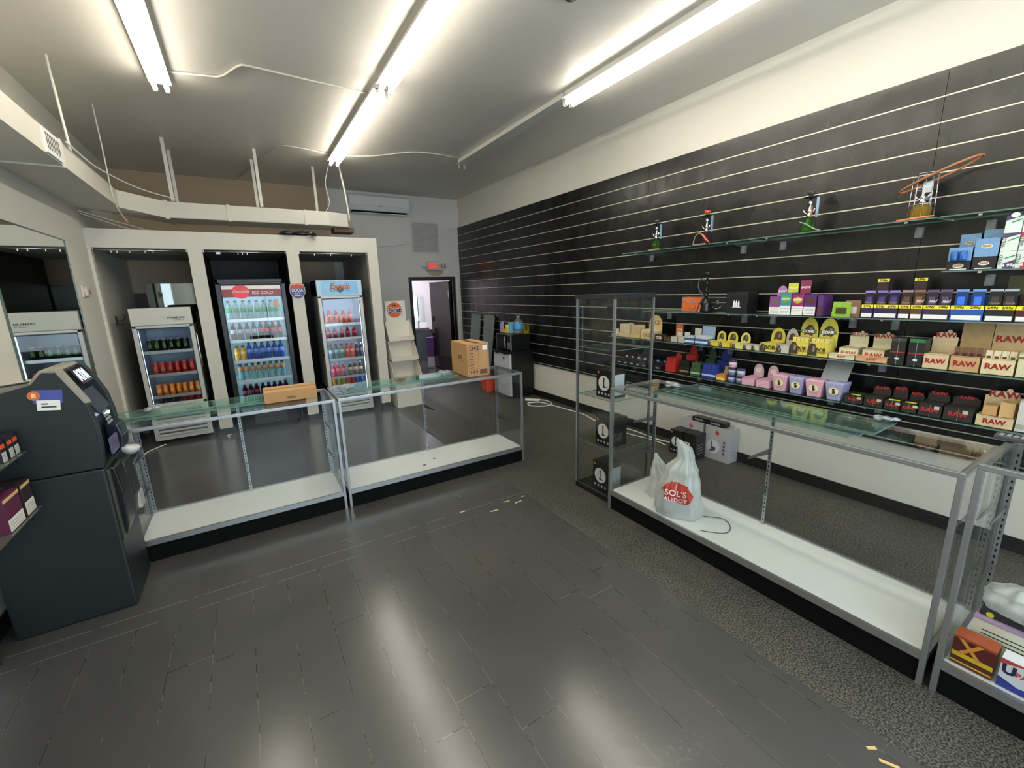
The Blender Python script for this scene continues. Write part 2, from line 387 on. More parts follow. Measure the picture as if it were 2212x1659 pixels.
# wall mirror on the left wall
t = thing('wall_mirror', 'large frameless mirror on the left wall reflecting the white cooler', 'mirror', (XL, 5.12, 1.6))
B_(.001, .008, -.8, .8, -.95, .775).build('mirror_glass', MIRROR, t)
fr = MB()
for a in ((-.81, -.8, -.95, .785), (.8, .81, -.95, .785)): fr.box(.001, .012, a[0], a[1], a[2], a[3])
fr.box(.001, .012, -.81, .81, .775, .785)
fr.build('edge_trim', mat((90, 108, 100), .25, .3), t)
t = thing('wall_mirror', 'small mirror on the back wall above the white left cooler', 'mirror', (-.85, YB - .022, 1.9))
B_(-.38, .36, -.012, 0, -.3, .14).build('mirror_glass', mat((120, 124, 120), .03, 1), t)
t = thing('thermostat', 'small cream thermostat on the left wall between mirror and cooler enclosure', 'thermostat', (XL, 6.18, 1.9))
B_(.001, .02, -.075, .075, -.06, .06).build('backplate', mat((214, 206, 188), .5), t, .004)
B_(.02, .045, -.055, .05, -.045, .045).build('cover', mat((222, 214, 196), .5), t, .006)
B_(.045, .048, .02, .035, -.03, .02).build('switch', mat((110, 60, 50), .5), t)
t = thing('coat_hook', 'rusty double coat hook on the left wall beside the white cooler', 'hook', (XL, 7.25, 1.55))
hk = MB(); hk.box(.001, .012, -.02, .02, -.05, .06)
hk.tube([(.01, 0, .0), (.06, 0, -.0), (.09, 0, .03), (.095, 0, .07)], .006); hk.tube([(.01, 0, -.04), (.05, 0, -.055), (.07, 0, -.03)], .006)
hk.build('hook', mat((84, 42, 32), .6), t)

# ------------------------------------------------------------------ ceiling lights
TUBEM = bpy.data.materials.new('fluorescent_tube'); TUBEM.use_nodes = True
_b = TUBEM.node_tree.nodes['Principled BSDF']; _b.inputs['Emission Color'].default_value = (1, .93, .80, 1); _b.inputs['Emission Strength'].default_value = TUBE
_b.inputs['Base Color'].default_value = (.9, .9, .9, 1)
ENDC = mat((200, 198, 190), .4, .5)
def fixture(x, y_end, L, label, lit=True):
    t = thing('strip_light', label, 'ceiling light', (x, y_end, ZC), 0, 'double tube fluorescent strips on the ceiling')
    B_(-.055, .055, -L, 0, -.055, -.001).build('housing', mat((214, 212, 204), .5), t, .004)
    B_(-.078, .078, -L, 0, -.062, -.0555).build('shade_wings', mat((214, 212, 204), .5), t)  # wings added to shade the nearby ceiling from the tubes, wider than the real housing
    for s in (-.042, .042):
        for e in (0, -L):
            B_(s - .014, s + .014, e - (0 if e else .014), e + (.014 if e else 0), -.125, -.055).build('lamp_holder', ENDC, t)
        if lit:
            MB().tube([(s, -.016, -.105), (s, -L + .016, -.105)], .0185, 12).build('tube', TUBEM, t)
    return t
fixture(-.335, 5.08, 2.44, 'lit double tube strip over the left side of the shop')
fixture(-.335, 2.60, 2.44, 'lit double tube strip overhead above the cash machine')
fixture(1.345, 6.75, 2.44, 'lit double tube strip in the middle row, nearest the coolers')
fixture(1.345, 4.21, 2.44, 'lit double tube strip in the middle row, second from the coolers')
fixture(1.345, 1.72, 2.44, 'lit double tube strip in the middle row, above the camera')
fixture(3.0, 6.12, 2.44, 'unlit empty strip housing near the slatwall', False)
fixture(3.0, 3.66, 2.44, 'lit double tube strip nearest the slatwall')
fixture(3.0, 1.18, 2.44, 'lit double tube strip over the right glass case')
CONDM = mat((205, 202, 192), .5)
def conduit(pts, label, r=.009):
    t = MB().tube(pts, r, 8).build('ceiling_conduit', CONDM); return tag(t, label, 'conduit', 'white conduits on the ceiling')
zc = ZC - .012
def smooth(pts, n=5):
    P = [Vector(p) for p in pts]; out = []
    for i in range(len(P) - 1):
        p0 = P[max(i - 1, 0)]; p1 = P[i]; p2 = P[i + 1]; p3 = P[min(i + 2, len(P) - 1)]
        for k in range(n):
            t_ = k / n
            out.append(.5 * ((2 * p1) + (-p0 + p2) * t_ + (2 * p0 - 5 * p1 + 4 * p2 - p3) * t_ ** 2 + (-p0 + 3 * p1 - 3 * p2 + p3) * t_ ** 3))
    out.append(P[-1]); return out
conduit(smooth([(-.28, 4.92, zc), (.0, 4.86, zc), (.12, 4.80, zc), (.24, 4.55, zc), (.34, 4.51, zc), (.8, 4.54, zc), (1.28, 4.56, zc)]), 'white conduit bending across the ceiling from the left strip light')
conduit(smooth([(1.28, 6.6, zc), (.8, 6.5, zc), (.68, 6.55, zc), (.6, 6.8, zc), (.22, 8.5, zc)]), 'white conduit running from the middle strip to the beige back wall')
conduit(smooth([(1.42, 6.62, zc), (1.8, 6.45, zc), (2.3, 6.02, zc), (2.9, 6.0, zc)]), 'white conduit between the middle strip and the unlit housing')
dt = MB(); dt.lathe([(.05, 0), (.055, -.03), (.04, -.05)], (0, 0, 0), 16)
tag(dt.build('smoke_detector', BLACK, loc=(2.07, 2.5, ZC - .001)), 'dark round sensor on the ceiling at the top edge of the photo', 'sensor')

# ------------------------------------------------------------------ duct with hangers
DM = mat((214, 211, 200), .45, bump=.15, scale=5)
t = thing('air_duct', 'cream rectangular air duct hung below the ceiling, turning the left corner', 'duct', (0, 0, 0))
d = MB(); d.add([(XL + .005, YF, 2.79), (-.99, YF, 2.79), (-.99, 6.45, 2.79), (-.62, 6.85, 2.76), (-.62, 7.35, 2.76), (-.62, 7.35, 2.76), (XL + .005, 6.55, 2.79)] +
            [(XL + .005, YF, 2.97), (-.99, YF, 2.97), (-.99, 6.45, 2.97), (-.62, 6.85, 2.95), (-.62, 7.35, 2.95), (-.62, 7.35, 2.95), (XL + .005, 6.55, 2.97)],
           [(0, 6, 4, 3, 2, 1), (7, 8, 9, 10, 11, 13)] + [(0, 1, 8, 7), (1, 2, 9, 8), (2, 3, 10, 9), (3, 4, 11, 10), (4, 6, 13, 11), (6, 0, 7, 13)])
d.build('duct_run', DM, t)
d = MB(); d.prism([(-.62, 6.85), (1.22, 6.85), (1.5, 6.95), (1.6, 7.1), (1.6, 7.3), (1.5, 7.35), (-.62, 7.35)], 2.765, 2.955, 'z')
d.build('duct_run', DM, t, .012)
for q_ in ((-.64, -.60, 6.835, 7.365, 2.75, 2.965), (.0, .03, 6.84, 7.36, 2.755, 2.962), (.9, .93, 6.84, 7.36, 2.755, 2.962), (XL + .004, -.978, 4.7, 4.73, 2.78, 2.98), (XL + .004, -.978, 2.2, 2.23, 2.78, 2.98)):
    B_(*q_).build('joint_band', DM, t)

B_(1.3, 1.58, 6.98, 7.25, 2.70, 2.764).build('outlet_collar', mat((96, 70, 48), .6), t)
g = MB(); g.box(-.992, -.978, 4.35, 4.66, 2.80, 2.96, 0)
for k in range(8):
    g.box(-.979, -.9765, 4.38 + k * .034, 4.390 + k * .034, 2.83, 2.935, 1)
g.build('grille', [WHITE, BLACK], t)
def hang(pts, w_, label, flat=True):
    m = MB()
    if flat:
        (a, b) = pts; m.hexa([(a[0] - w_, a[1], a[2]), (a[0] + w_, a[1], a[2]), (a[0] + w_, a[1] + .004, a[2]), (a[0] - w_, a[1] + .004, a[2]),
                              (b[0] - w_, b[1], b[2]), (b[0] + w_, b[1], b[2]), (b[0] + w_, b[1] + .004, b[2]), (b[0] - w_, b[1] + .004, b[2])])
    else: m.tube(smooth(pts), w_, 6)
    tag(m.build('duct_hanger', mat((226, 224, 214), .5)), label, 'hanger', 'straps holding the duct below the ceiling')
for (x, y, yb, lab) in ((-.54, 6.84, 6.84, 'front white strap left of the duct middle'), (-.535, 7.36, 7.36, 'rear white strap left of the duct middle'),
                        (.4, 6.84, 6.84, 'front white strap at the duct middle'), (.38, 7.36, 7.36, 'rear white strap at the duct middle'), (1.16, 7.36, 7.36, 'rear white strap near the right duct end')):
    hang([(x, yb, 2.958 if y < 7 else 2.957), (x, y, ZC - .002)], .018, lab)
hang([(1.455, 6.99, ZC - .002), (1.50, 6.93, 3.2), (1.52, 6.93, 2.86)], .013, 'white rod at the right end of the duct', False)
hang([(1.31, 6.9, ZC - .06), (1.24, 6.93, 3.35), (1.27, 6.95, 3.1), (1.2, 6.95, 2.96)], .005, 'thin white wire hanging from the middle strip light', False)
hang([(-1.02, 5.05, ZC - .002), (-1.0, 5.04, 2.975)], .009, 'white rod on the left duct run near the grille', False)
hang([(-.965, 6.03, ZC - .002), (-.96, 6.03, 3.3), (-.965, 6.1, 2.8), (-.93, 6.35, 2.62)], .006, 'loose white wire hanging past the duct corner', False)
tag(MB().tube(smooth([(-.965, 4.8, 2.985), (-.955, 5.6, 2.992), (-.80, 6.55, 3.02), (-.5, 6.80, 2.975)]), .007, 6).build('cable', WHITE), 'white cable lying along the top edge of the corner duct', 'cable')
for k, (a, b) in enumerate((((-1.36, 6.62, 2.76), (-.4, 7.6, 2.6)), ((-1.36, 6.65, 2.74), (-.7, 7.4, 2.6)))):
    tag(MB().tube(smooth([a, tuple((a[i] + b[i]) / 2 - (.03 if i == 2 else 0) for i in range(3)), b]), .006, 6).build('cable', WHITE),
        ('upper', 'lower')[k] + ' of two white cables drooping from the wall corner onto the enclosure top', 'cable')
sc = MB()
for k in range(7):
    a = random.uniform(-.16, .2); sc.lathe([(.02, 0), (.1, .012), (.07, .05), (.01, .07)], (a, random.uniform(-.04, .06), 0), 8, sx=random.uniform(.8, 1.4))
sc.add([(.1, -.12, .0), (.22, -.1, .0), (.2, -.125, -.05), (.16, -.12, -.03)], [(0, 1, 2, 3)])
tag(sc.build('crumpled_plastic', mat((24, 24, 26), .25), loc=(.78, 6.76, 2.597)), 'crumpled black plastic lying on top of the cooler enclosure', 'plastic scrap')

# ------------------------------------------------------------------ back wall fittings
t = thing('air_conditioner', 'white split air conditioner high on the grey back wall', 'air conditioner', (2.43, YB - .002, 3.28))
b = MB(); b.prism([(0, 0), (0, .31), (-.17, .31), (-.21, .27), (-.215, .12), (-.17, .03), (-.10, 0)], -.55, .57, 'x')
b.build('casing', mat((222, 224, 226), .35), t, .008)
B_(-.5, .52, -.172, -.09, -.004, .018).build('air_outlet', BLK2, t)
B_(-.5, .52, -.18, -.10, -.02, -.012).build('flap', WHITE, t)
B_(-.02, .04, -.217, -.212, .1, .12).build('badge', GREYL, t)
t = thing('wall_vent', 'square white louvred vent above the exit sign', 'vent', (3.365, YB - .001, 2.885))
v = MB()
for a in ((-.3, .3, -.31, -.28), (-.3, .3, .28, .31), (-.3, -.27, -.28, .28), (.27, .3, -.28, .28)): v.box(a[0], a[1], -.015, 0, a[2], a[3])
v.build('vent_frame', mat((205, 206, 206), .5), t)
v = MB()
for k in range(26): v.hexa([(-.27, -.012, -.28 + k * .0215), (.27, -.012, -.28 + k * .0215), (.27, -.002, -.272 + k * .0215), (-.27, -.002, -.272 + k * .0215),
                           (-.27, -.012, -.277 + k * .0215), (.27, -.012, -.277 + k * .0215), (.27, -.002, -.269 + k * .0215), (-.27, -.002, -.269 + k * .0215)])
v.build('louvres', mat((170, 172, 172), .5), t)
t = thing('exit_sign', 'lit red EXIT sign with twin emergency lamp heads over the doorway', 'exit sign', (3.49, YB - .001, 2.32))
B_(-.155, .155, -.05, 0, -.085, .09).build('housing', mat((200, 196, 190), .4), t, .006)
B_(-.135, .135, -.054, -.05, -.06, .068).build('face_plate', mat((232, 176, 168), .4), t)
text('EXIT', .135, mat((235, 40, 45), .4, emit=1.1), t, (0, -.056, .003), bold=.03, sx=.78)
for s in (-1, 1):
    m = MB(); m.lathe([(.03, 0), (.05, .03), (.05, .05)], (0, 0, 0), 14); o = m.build('lamp_head', mat((205, 205, 205), .3), t)
    o.location = (s * .2, -.03, .01); o.rotation_euler = (PI / 2, 0, s * .5)
    B_(min(s * .2, s * .15), max(s * .2, s * .15), -.03, -.015, -.005, .02).build('lamp_arm', ALUD, t)
tag(MB().tube(smooth([(1.85, YB - .01, 2.67), (2.5, YB - .012, 2.69), (2.9, YB - .012, 2.74), (3.5, YB - .02, 2.93), (4.07, YB - .02, 3.12)]), .004, 6).build('cable', mat((214, 214, 210), .5)), 'thin pale cable sagging across the back wall over the vent', 'cable')
pt = MB(); pt.prism([(-.17, .0), (-.1, -.07), (.0, -.1), (.14, -.09), (.2, -.05), (.2, .02), (-.17, .02)], -.001, -.003, 'y')
tag(pt.build('bare_patch', mat((176, 164, 152), .8), loc=(3.5, YB, 2.225)), 'brownish bare plaster patch just under the exit sign', 'paint patch')
# back room furniture
t = thing('wall_mirror', 'tall narrow mirror in the back room seen through the doorway', 'mirror', (3.98, 11.17, 1.3))
B_(-.19, .17, -.012, 0, -.35, .38).build('mirror_glass', MIRROR, t)
B_(-.02, .0, -.02, -.012, -.35, .38).build('divider', BLACK, t)
tag(B_(-.5, .25, -.25, .17, .0, .04).build('shelf_board', mat((70, 50, 44), .5), loc=(3.85, 11.0, .84)), 'dark wooden shelf board in the back room', 'shelf')
t = thing('box', 'white box with a small dark emblem on the back room shelf', 'box', (3.72, 10.9, .88))
B_(-.13, .1, -.08, .1, 0, .3).build('carton', WHITE, t); MB().disc((-.01, -.081, .15), .035).build('emblem', INK, t)
tag(B_(-.12, .08, -.08, .08, 0, .14).build('box', WHITE, loc=(3.98, 10.9, .88)), 'low plain white box at the right of the back room shelf', 'box')
tag(B_(-.05, .05, -.05, .05, 0, .62).box(-.05, .1, -.05, .05, 0, .4).build('tall_package', mat((52, 34, 60), .4), loc=(3.63, 11.1, .88)), 'dark purple tall package standing behind the white boxes', 'package')
t = thing('hookah_box', 'tall purple and white carton standing on the back room floor', 'box', (3.72, 9.75, 0), -.15)
B_(-.08, .08, -.07, .07, .28, .74).build('carton_top', mat((92, 46, 110), .35, noise=.6, scale=9), t)
B_(-.08, .08, -.07, .07, .03, .28).build('carton_base', mat((206, 198, 210), .4, noise=.2, scale=12), t)
MB().tube([(-.07, -.09, .01), (.09, -.09, .01), (.11, -.09, .07)], .006).build('wire_foot', ALU, t)
MB().box(-.075, .075, -.065, .065, .0, .03).build('stand_plate', CLEARP, t)

# white stepped cardboard display rack
t = thing('display_rack', 'white stepped cardboard display rack with round orange sign', 'display rack', (2.09, 6.76, 0))
CB = mat((232, 228, 216), .6)
B_(-.2, .2, -.2, .2, .0, .42).build('base', CB, t)
B_(-.17, .16, .17, .2, .42, 1.67).build('back_panel', CB, t)
for i, (z, yf) in enumerate(((1.05, -.03), (.74, -.14), (.42, -.24))):
    m = MB(); a = .205 + .01 * i; yb_ = .17
    m.box(-a, a, yf, yb_, z, z + .012); m.box(-a, a, yf - .008, yf, z, z + .06)
    for s in (-a, a - .006):
        m.prism([(yf, z), (yb_, z), (yb_, z + .33), (yf + .14, z + .28), (yf, z + .06)], s, s + .006, 'x')
    m.prism([(yb_ - .02, z), (yb_, z), (yb_, z + .3), (yb_ - .01, z + .3)], -a, a, 'x')
    m.build('tier_tray', CB, t)
sg = MB(); sg.disc((-.02, .168, 1.53), .12, .004); sg.build('round_sign', mat((226, 96, 34), .4), t)
text('Exotic', .105, mat((248, 246, 240), .5), t, (-.015, .161, 1.525), bold=.10, shear=.2, sx=.85)
text('Exotic', .105, mat((38, 34, 120), .5), t, (-.015, .158, 1.525), bold=.03, shear=.2, sx=.85)
MB().disc((-.02, .163, 1.6), .025, .003, sx=1.5, sz=.6).build('sign_emblem', mat((60, 80, 40), .5), t)
for i, (x, y, z, c, lab) in enumerate(((-.05, .0, 1.063, (190, 150, 70), 'small yellow wrappers lying on the top tier of the white rack'),
                                   (.1, -.09, .753, (205, 170, 90), 'small yellow wrapper lying on the middle tier of the white rack'),
                                   (-.08, -.18, .433, (215, 175, 60), 'yellow wrapper lying on the lowest tier of the white rack'))):
    m = MB()
    for k in range((5, 3, 3)[i]): m.box(-.1 + k * .04, -.065 + k * .04, -.01, .012, 0, .008 + (k % 2) * .004)
    tag(m.build('wrapper', mat(c, .4), loc=(2.09 + x, 6.76 + y, z)), lab, 'wrapper')
t = thing('box', 'small blue box on the lowest tier of the white rack', 'box', (2.13, 6.58, .433)); B_(-.06, .06, -.04, .04, 0, .035).build('carton', mat((44, 72, 160), .4), t)
B_(.062, .13, -.03, .03, 0, .03).build('side_pack', mat((200, 206, 216), .3), t)

# mini fridge, microwave and things on top (far right corner); fronts face -X
t = thing('mini_fridge', 'small fridge with white door and black cabinet by the slatwall', 'fridge', (3.60, 6.18, 0), RZW)
B_(-.26, .26, .05, .48, .02, .80).build('cabinet', mat((14, 14, 15), .35), t, .006)
B_(-.26, .26, -.0, .045, .04, .76).build('door', mat((205, 206, 212), .4), t, .01)
B_(-.26, .26, -.005, .045, .765, .80).build('top_trim', BLACK, t, .004)
B_(.06, .1, -.004, 0, .66, .70).build('badge', BLACK, t)
for sx_ in (-.2, .2):
    for sy_ in (.1, .42): MB().lathe([(.015, 0), (.015, .02)], (sx_, sy_, 0), 8).build('foot', BLK2, t)
cl = MB(); cl.box(-.3, .28, -.04, .42, 0, .008)
cl.add([(-.3, -.04, .004), (.28, -.04, .004), (.26, -.05, -.03), (.1, -.046, -.05), (.02, -.05, -.02), (-.12, -.047, -.05), (-.28, -.05, -.02)], [(0, 1, 2, 3, 4, 5, 6)])
tag(cl.build('black_plastic_cover', mat((16, 16, 18), .25), loc=(3.62, 6.16, .802), rz=RZW), 'black plastic cover draped over the small fridge top', 'plastic cover')
t = thing('microwave', 'black microwave oven standing on the small fridge', 'microwave', (3.64, 6.15, .812), RZW)
B_(-.23, .23, .01, .38, .0, .26).build('casing', mat((15, 15, 16), .3), t, .005)
B_(-.225, .10, -.008, .01, .01, .25).build('door', BLKG, t, .003)
B_(-.19, .06, -.010, -.008, .05, .21).build('door_window', mat((40, 40, 42), .2), t)
MB().tube([(.085, -.02, .03), (.085, -.03, .06), (.085, -.03, .2), (.085, -.02, .23)], .009).build('handle', ALU, t)
kp = MB(); kp.box(.115, .225, -.006, .01, .01, .25, 0)
for a in range(3):
    for b2 in range(5): kp.box(.13 + a * .03, .152 + a * .03, -.008, -.006, .03 + b2 * .022, .045 + b2 * .022, 1)
kp.build('keypad', [BLACK, GREYL], t)
B_(-.232, -.224, -.01, .012, 0, .26).box(.224, .232, -.01, .012, 0, .26).box(-.232, .232, -.01, .012, .255, .264).build('front_trim', ALU, t)
tz = 1.079
t = thing('water_jug', 'large clear water jug with blue label on the microwave', 'water jug', (3.86, 6.03, tz))
MB().lathe([(.07, 0), (.085, .01), (.08, .03), (.085, .06), (.085, .17), (.075, .2), (.03, .25), (.022, .26), (.022, .275)], n=20).build('bottle', CLEARP, t)
MB().lathe([(.0858, .075), (.0862, .08), (.0862, .16), (.0858, .165)], n=20).build('water_label', mat((70, 160, 225), .4, noise=.3, scale=14), t)
MB().lathe([(.024, .27), (.024, .29)], n=14).build('cap', CLEARP, t)
MB().tube([(.035 * math.cos(a), 0, .285 + .03 * math.sin(a)) for a in [k * PI / 8 for k in range(16)]], .004, closed=True).build('handle_loop', CLEARP, t)
t = thing('drink_carton', 'pale blue carton beside the water jug on the microwave', 'carton', (3.80, 6.16, tz)); B_(-.03, .03, -.04, .04, 0, .17).build('carton', mat((120, 200, 220), .4, noise=.15, scale=20), t)
B_(-.03, .03, -.03, .03, .17, .18).build('carton_fold', mat((200, 230, 235), .4), t)
t = thing('cup_pack', 'yellow and white pack left of the pale blue carton', 'pack', (3.78, 6.24, tz)); B_(-.03, .03, -.03, .03, 0, .1).build('pack', mat((232, 200, 90), .5), t)
B_(-.028, .028, -.03, .03, .1, .14).build('pack_top', mat((235, 225, 190), .5), t)
tag(B_(-.05, .05, -.05, .045, 0, .06).build('butter_tub', mat((226, 180, 60), .5), loc=(3.8, 6.32, tz)), 'low yellow tub on the microwave beside the snack bag', 'tub')
m = MB(); m.hexa([(-.02, -.045, 0), (.02, -.045, 0), (.02, .04, 0), (-.02, .04, 0), (-.005, -.06, .17), (.005, -.06, .19), (.005, .06, .16), (-.005, .06, .16)])
tag(m.build('snack_bag', mat((176, 168, 200), .25, noise=.45, scale=25), loc=(3.76, 6.40, tz), bevel=.01), 'crumpled purple and white snack bag standing on the microwave', 'snack bag')
m = MB(); m.box(-.04, .04, -.03, .03, 0, .05); m.box(-.04, -.035, -.03, .03, .05, .14); m.box(.035, .04, -.03, .03, .05, .14)
tag(m.build('yellow_container', tintp('yellow_tint', (226, 214, 90), .2), loc=(3.95, 5.93, tz)), 'clear yellow container behind the water jug', 'container')
m = MB(); m.hexa([(-.08, -.1, 0), (.08, -.1, 0), (.08, .1, 0), (-.08, .1, 0), (-.11, -.13, .26), (.11, -.13, .26), (.11, .13, .26), (-.11, .13, .26)])
tag(m.build('waste_bin', mat((236, 84, 50), .5), loc=(3.62, 6.72, 0.001)), 'orange plastic bin on the floor behind the small fridge', 'bin')
# glass sheets leaning in the corner
def gsheet(y, wd, h, x, tilt, label, grp='loose glass sheets leaning on the slatwall'):
    o = MB().box(-.004, .004, -wd / 2, wd / 2, 0, h, 0, side=1).build('glass_sheet', [SHEETG, EDGE2]); o.location = (x, y, .004); o.rotation_euler.y = tilt
    return tag(o, label, 'glass sheet', grp)
SHEETG = glassmat('dusty_green_sheet', (.52, .62, .58), 1.5, .05, .30, (.48, .56, .53))
EDGE2 = glassmat('deep_green_edge', (.1, .35, .28), 1.5, .05, .55, (.10, .34, .26))
gsheet(7.98, .42, 1.33, 3.93, .115, 'tall narrow glass sheet leaning nearest the doorway')
gsheet(7.42, .40, 1.33, 3.93, .115, 'tall glass sheet leaning second from the doorway')
gsheet(7.36, .40, 1.31, 3.885, .135, 'glass sheet leaning in front of the second one')
gsheet(6.93, .26, .98, 3.93, .155, 'short glass sheet leaning beside the small fridge')

# ------------------------------------------------------------------ coolers
def wire_shelf(parent, wd, dp, z, m=ALU, lip=True):
    s = MB(); s.box(-wd / 2, wd / 2, .012, .02, z - .012, z); s.box(-wd / 2, wd / 2, dp - .01, dp, z - .012, z)
    n = int(wd / .03)
    for k in range(n + 1):
        x = -wd / 2 + k * wd / n; s.box(x - .0015, x + .0015, .02, dp, z - .006, z)
    if lip: s.box(-wd / 2, wd / 2, .008, .012, z - .025, z + .012)
    return s.build('shelf', m, parent)
LED = mat((215, 235, 255), .5, emit=3.2)
def cooler(x, y, wd, dp, H, z0, z1, shelves, body, trim, label, header_mat, name='drinks_cooler', hz=.2, led=3.2, fr=.05, inner=(235, 240, 244), grille='h', interior=None):
    t = thing(name, label, 'drinks cooler', (x, y, 0), 0, 'glass door drinks coolers in the enclosure')
    h = wd / 2
    c = MB(); c.box(-h, -h + .03, .04, dp, .05, H); c.box(h - .03, h, .04, dp, .05, H); c.box(-h, h, dp - .03, dp, .05, H); c.box(-h, h, .04, dp, H - .04, H)
    c.box(-h, h, .04, dp, .05, z0 - .03)
    c.box(-h, h, .04, dp, z1 + .03, H - .04)
    c.build('cabinet', body, t, .004)
    li = MB(); li.box(-h + .031, -h + .036, .06, dp - .031, z0 - .029, z1 + .029); li.box(h - .036, h - .031, .06, dp - .031, z0 - .029, z1 + .029); li.box(-h + .036, h - .036, dp - .036, dp - .031, z0 - .029, z1 + .029)
    li.box(-h + .036, h - .036, .06, dp - .036, z1 + .024, z1 + .029); li.box(-h + .036, h - .036, .06, dp - .036, z0 - .029, z0 - .024)
    li.build('liner', mat(inner, .4), t)
    ls = MB(); ls.box(-h + .037, -h + .045, .065, .075, z0, z1 + .02); ls.box(h - .045, h - .037, .065, .075, z0, z1 + .02); ls.box(-h + .06, h - .06, .07, .085, z1 + .014, z1 + .023)
    ls.build('light_strip', mat((210, 232, 255), .5, emit=led), t)
    f = MB(); f.box(-h, -h + fr, -.01, .035, z0 - .04, z1 + .03); f.box(h - fr, h, -.01, .035, z0 - .04, z1 + .03); f.box(-h, h, -.01, .035, z0 - .04 - .0, z0); f.box(-h, h, -.01, .035, z1, z1 + .03)
    df = f.build('door', trim, t, .006)
    B_(-h + fr, h - fr, .008, .014, z0, z1, 0).build('door_glass', GLASS, df)
    gk = MB(); e = .006
    gk.box(-h + fr, -h + fr + e, -.002, .008, z0, z1); gk.box(h - fr - e, h - fr, -.002, .008, z0, z1); gk.box(-h + fr, h - fr, -.002, .008, z1 - 2 * e, z1)
    gk.build('gasket', mat((24, 28, 40), .4), df)
    if header_mat: B_(-h, h, -.012, .038, z1 + .034, H).build('header', header_mat, t, .008)
    for z in shelves: wire_shelf(t, wd - .08, dp - .1, z).location = (0, .06, 0)
    g = MB(); zt = z0 - .045
    g.box(-h, h, -.004, .038, .05, zt, 0)
    n = max(3, int((zt - .12) / .045))
    for k in range(n):
        z = .10 + k * (zt - .14) / n
        g.prism([(-.004, z), (-.016, z + .004), (-.016, z + .018), (-.004, z + .026)], -h + .05, h - .05, 'x', 0)
        g.box(-h + .05, h - .05, -.0055, -.004, z + .027, z + (zt - .14) / n - .002, 1)
    g.build('grille', [trim, ALUD], t)
    for sx_ in (-h + .05, h - .05): MB().lathe([(.02, 0), (.02, .05)], (sx_, .08, 0), 8).build('foot', BLK2, t)
    return t
SILV = mat((202, 202, 198), .35, .15)
c1 = cooler(-.858, 6.73, .60, .6, 1.70, .52, 1.46, (1.165, .875, .60), SILV, SILV, 'white and silver glass door cooler in the left bay', mat((220, 220, 210), .4), led=2.2, fr=.045, inner=(170, 188, 205))
text('PREMIUM', .036, mat((70, 70, 72), .5), c1, (.14, -.0135, 1.575), sx=1.15); text('LEVELLA', .018, mat((70, 70, 72), .5), c1, (.17, -.0135, 1.548), sx=1.5)
MB().lathe([(.12, 0), (.13, .012), (.11, .02)], (0, .3, 1.45), 20, sy=.5).build('fan_cover', mat((150, 170, 195), .4), c1)
MB().tube([(.302, .02, 1.38), (.315, .01, 1.36), (.315, .01, .95), (.302, .02, .93)], .008).build('handle', CHROME, c1)
c2 = cooler(.135, 6.76, .80, .62, 2.03, .42, 1.96, (1.500, 1.222, .948, .675), mat((20, 18, 19), .3), mat((18, 17, 18), .3), 'black glass door cooler with red header in the middle bay', None, led=13, fr=.055, inner=(215, 238, 242))
hd = MB(); hd.box(-.343, .343, .004, .0075, 1.80, 1.958, 0); hd.box(-.343, .343, .002, .004, 1.80, 1.90, 1)
hd.build('header_sign', [mat((214, 205, 196), .3, emit=.25), mat((126, 34, 40), .3, emit=.2)], c2)
MB().disc((-.13, .0015, 1.868), .09, .002, sx=1.1).build('round_emblem', mat((206, 30, 42), .3, emit=.3), c2)
text('Coca-Cola', .05, PAPER, c2, (-.13, -.002, 1.87), shear=.35, sx=.85, bold=.02); text('ICE COLD', .05, mat((230, 215, 205), .4, emit=.2), c2, (.12, -.0005, 1.85), sx=1.1)
st = MB()
for k in range(6): st.lathe([(.0, 0), (.06, .004), (.0, .008)], (0, 0, 0), 5)
B_(.23, .29, -.012, -.0105, 1.66, 1.75).build('sticker', mat((226, 170, 150), .4), c2)
ov = MB()
for k in range(4): ov.tube([(x_, -.022 - .05 * (1 - (x_ / .3) ** 2), .30 - k * .05 - .02 * (1 - (x_ / .3) ** 2)) for x_ in [-.3 + j * .06 for j in range(11)]], .0045, 6)
ov.build('grille_bars', mat((90, 92, 98), .25, .6), c2)
bf = MB(); bf.prism([(-.39, 0), (.39, 0), (.36, -.035), (.2, -.065), (-.2, -.065), (-.36, -.035)], .06, .36, 'z'); bf.build('kick_cover', mat((22, 22, 26), .3), c2, .01)
c3 = cooler(1.228, 6.69, .62, .6, 2.0, .47, 1.745, (1.372, 1.158, .852, .58), mat((190, 198, 200), .35, .3), SILV, 'silver glass door cooler with blue header in the right bay', mat((176, 204, 220), .35, emit=.12), led=7.5, fr=.05, inner=(225, 232, 244))
B_(-.25, .25, -.0145, -.012, 1.80, 1.985).build('header_sign', mat((120, 170, 205), .3, emit=.25, noise=.35, scale=6), c3)
text('Exotic', .11, mat((214, 84, 44), .4), c3, (.0, -.0165, 1.915), shear=.3, sx=1.0, bold=.02)
text('SODA CO.', .06, mat((86, 106, 92), .4), c3, (.0, -.0165, 1.86), sx=1.0, bold=.02)
MB().disc((.0, -.0145, 1.872), .045, .0015).build('round_emblem', mat((70, 74, 84), .4), c3)
MB().tube([(-.315, .02, 1.25), (-.33, 0, 1.22), (-.33, 0, .95), (-.315, .02, .92)], .009).build('handle', BLACK, c3)
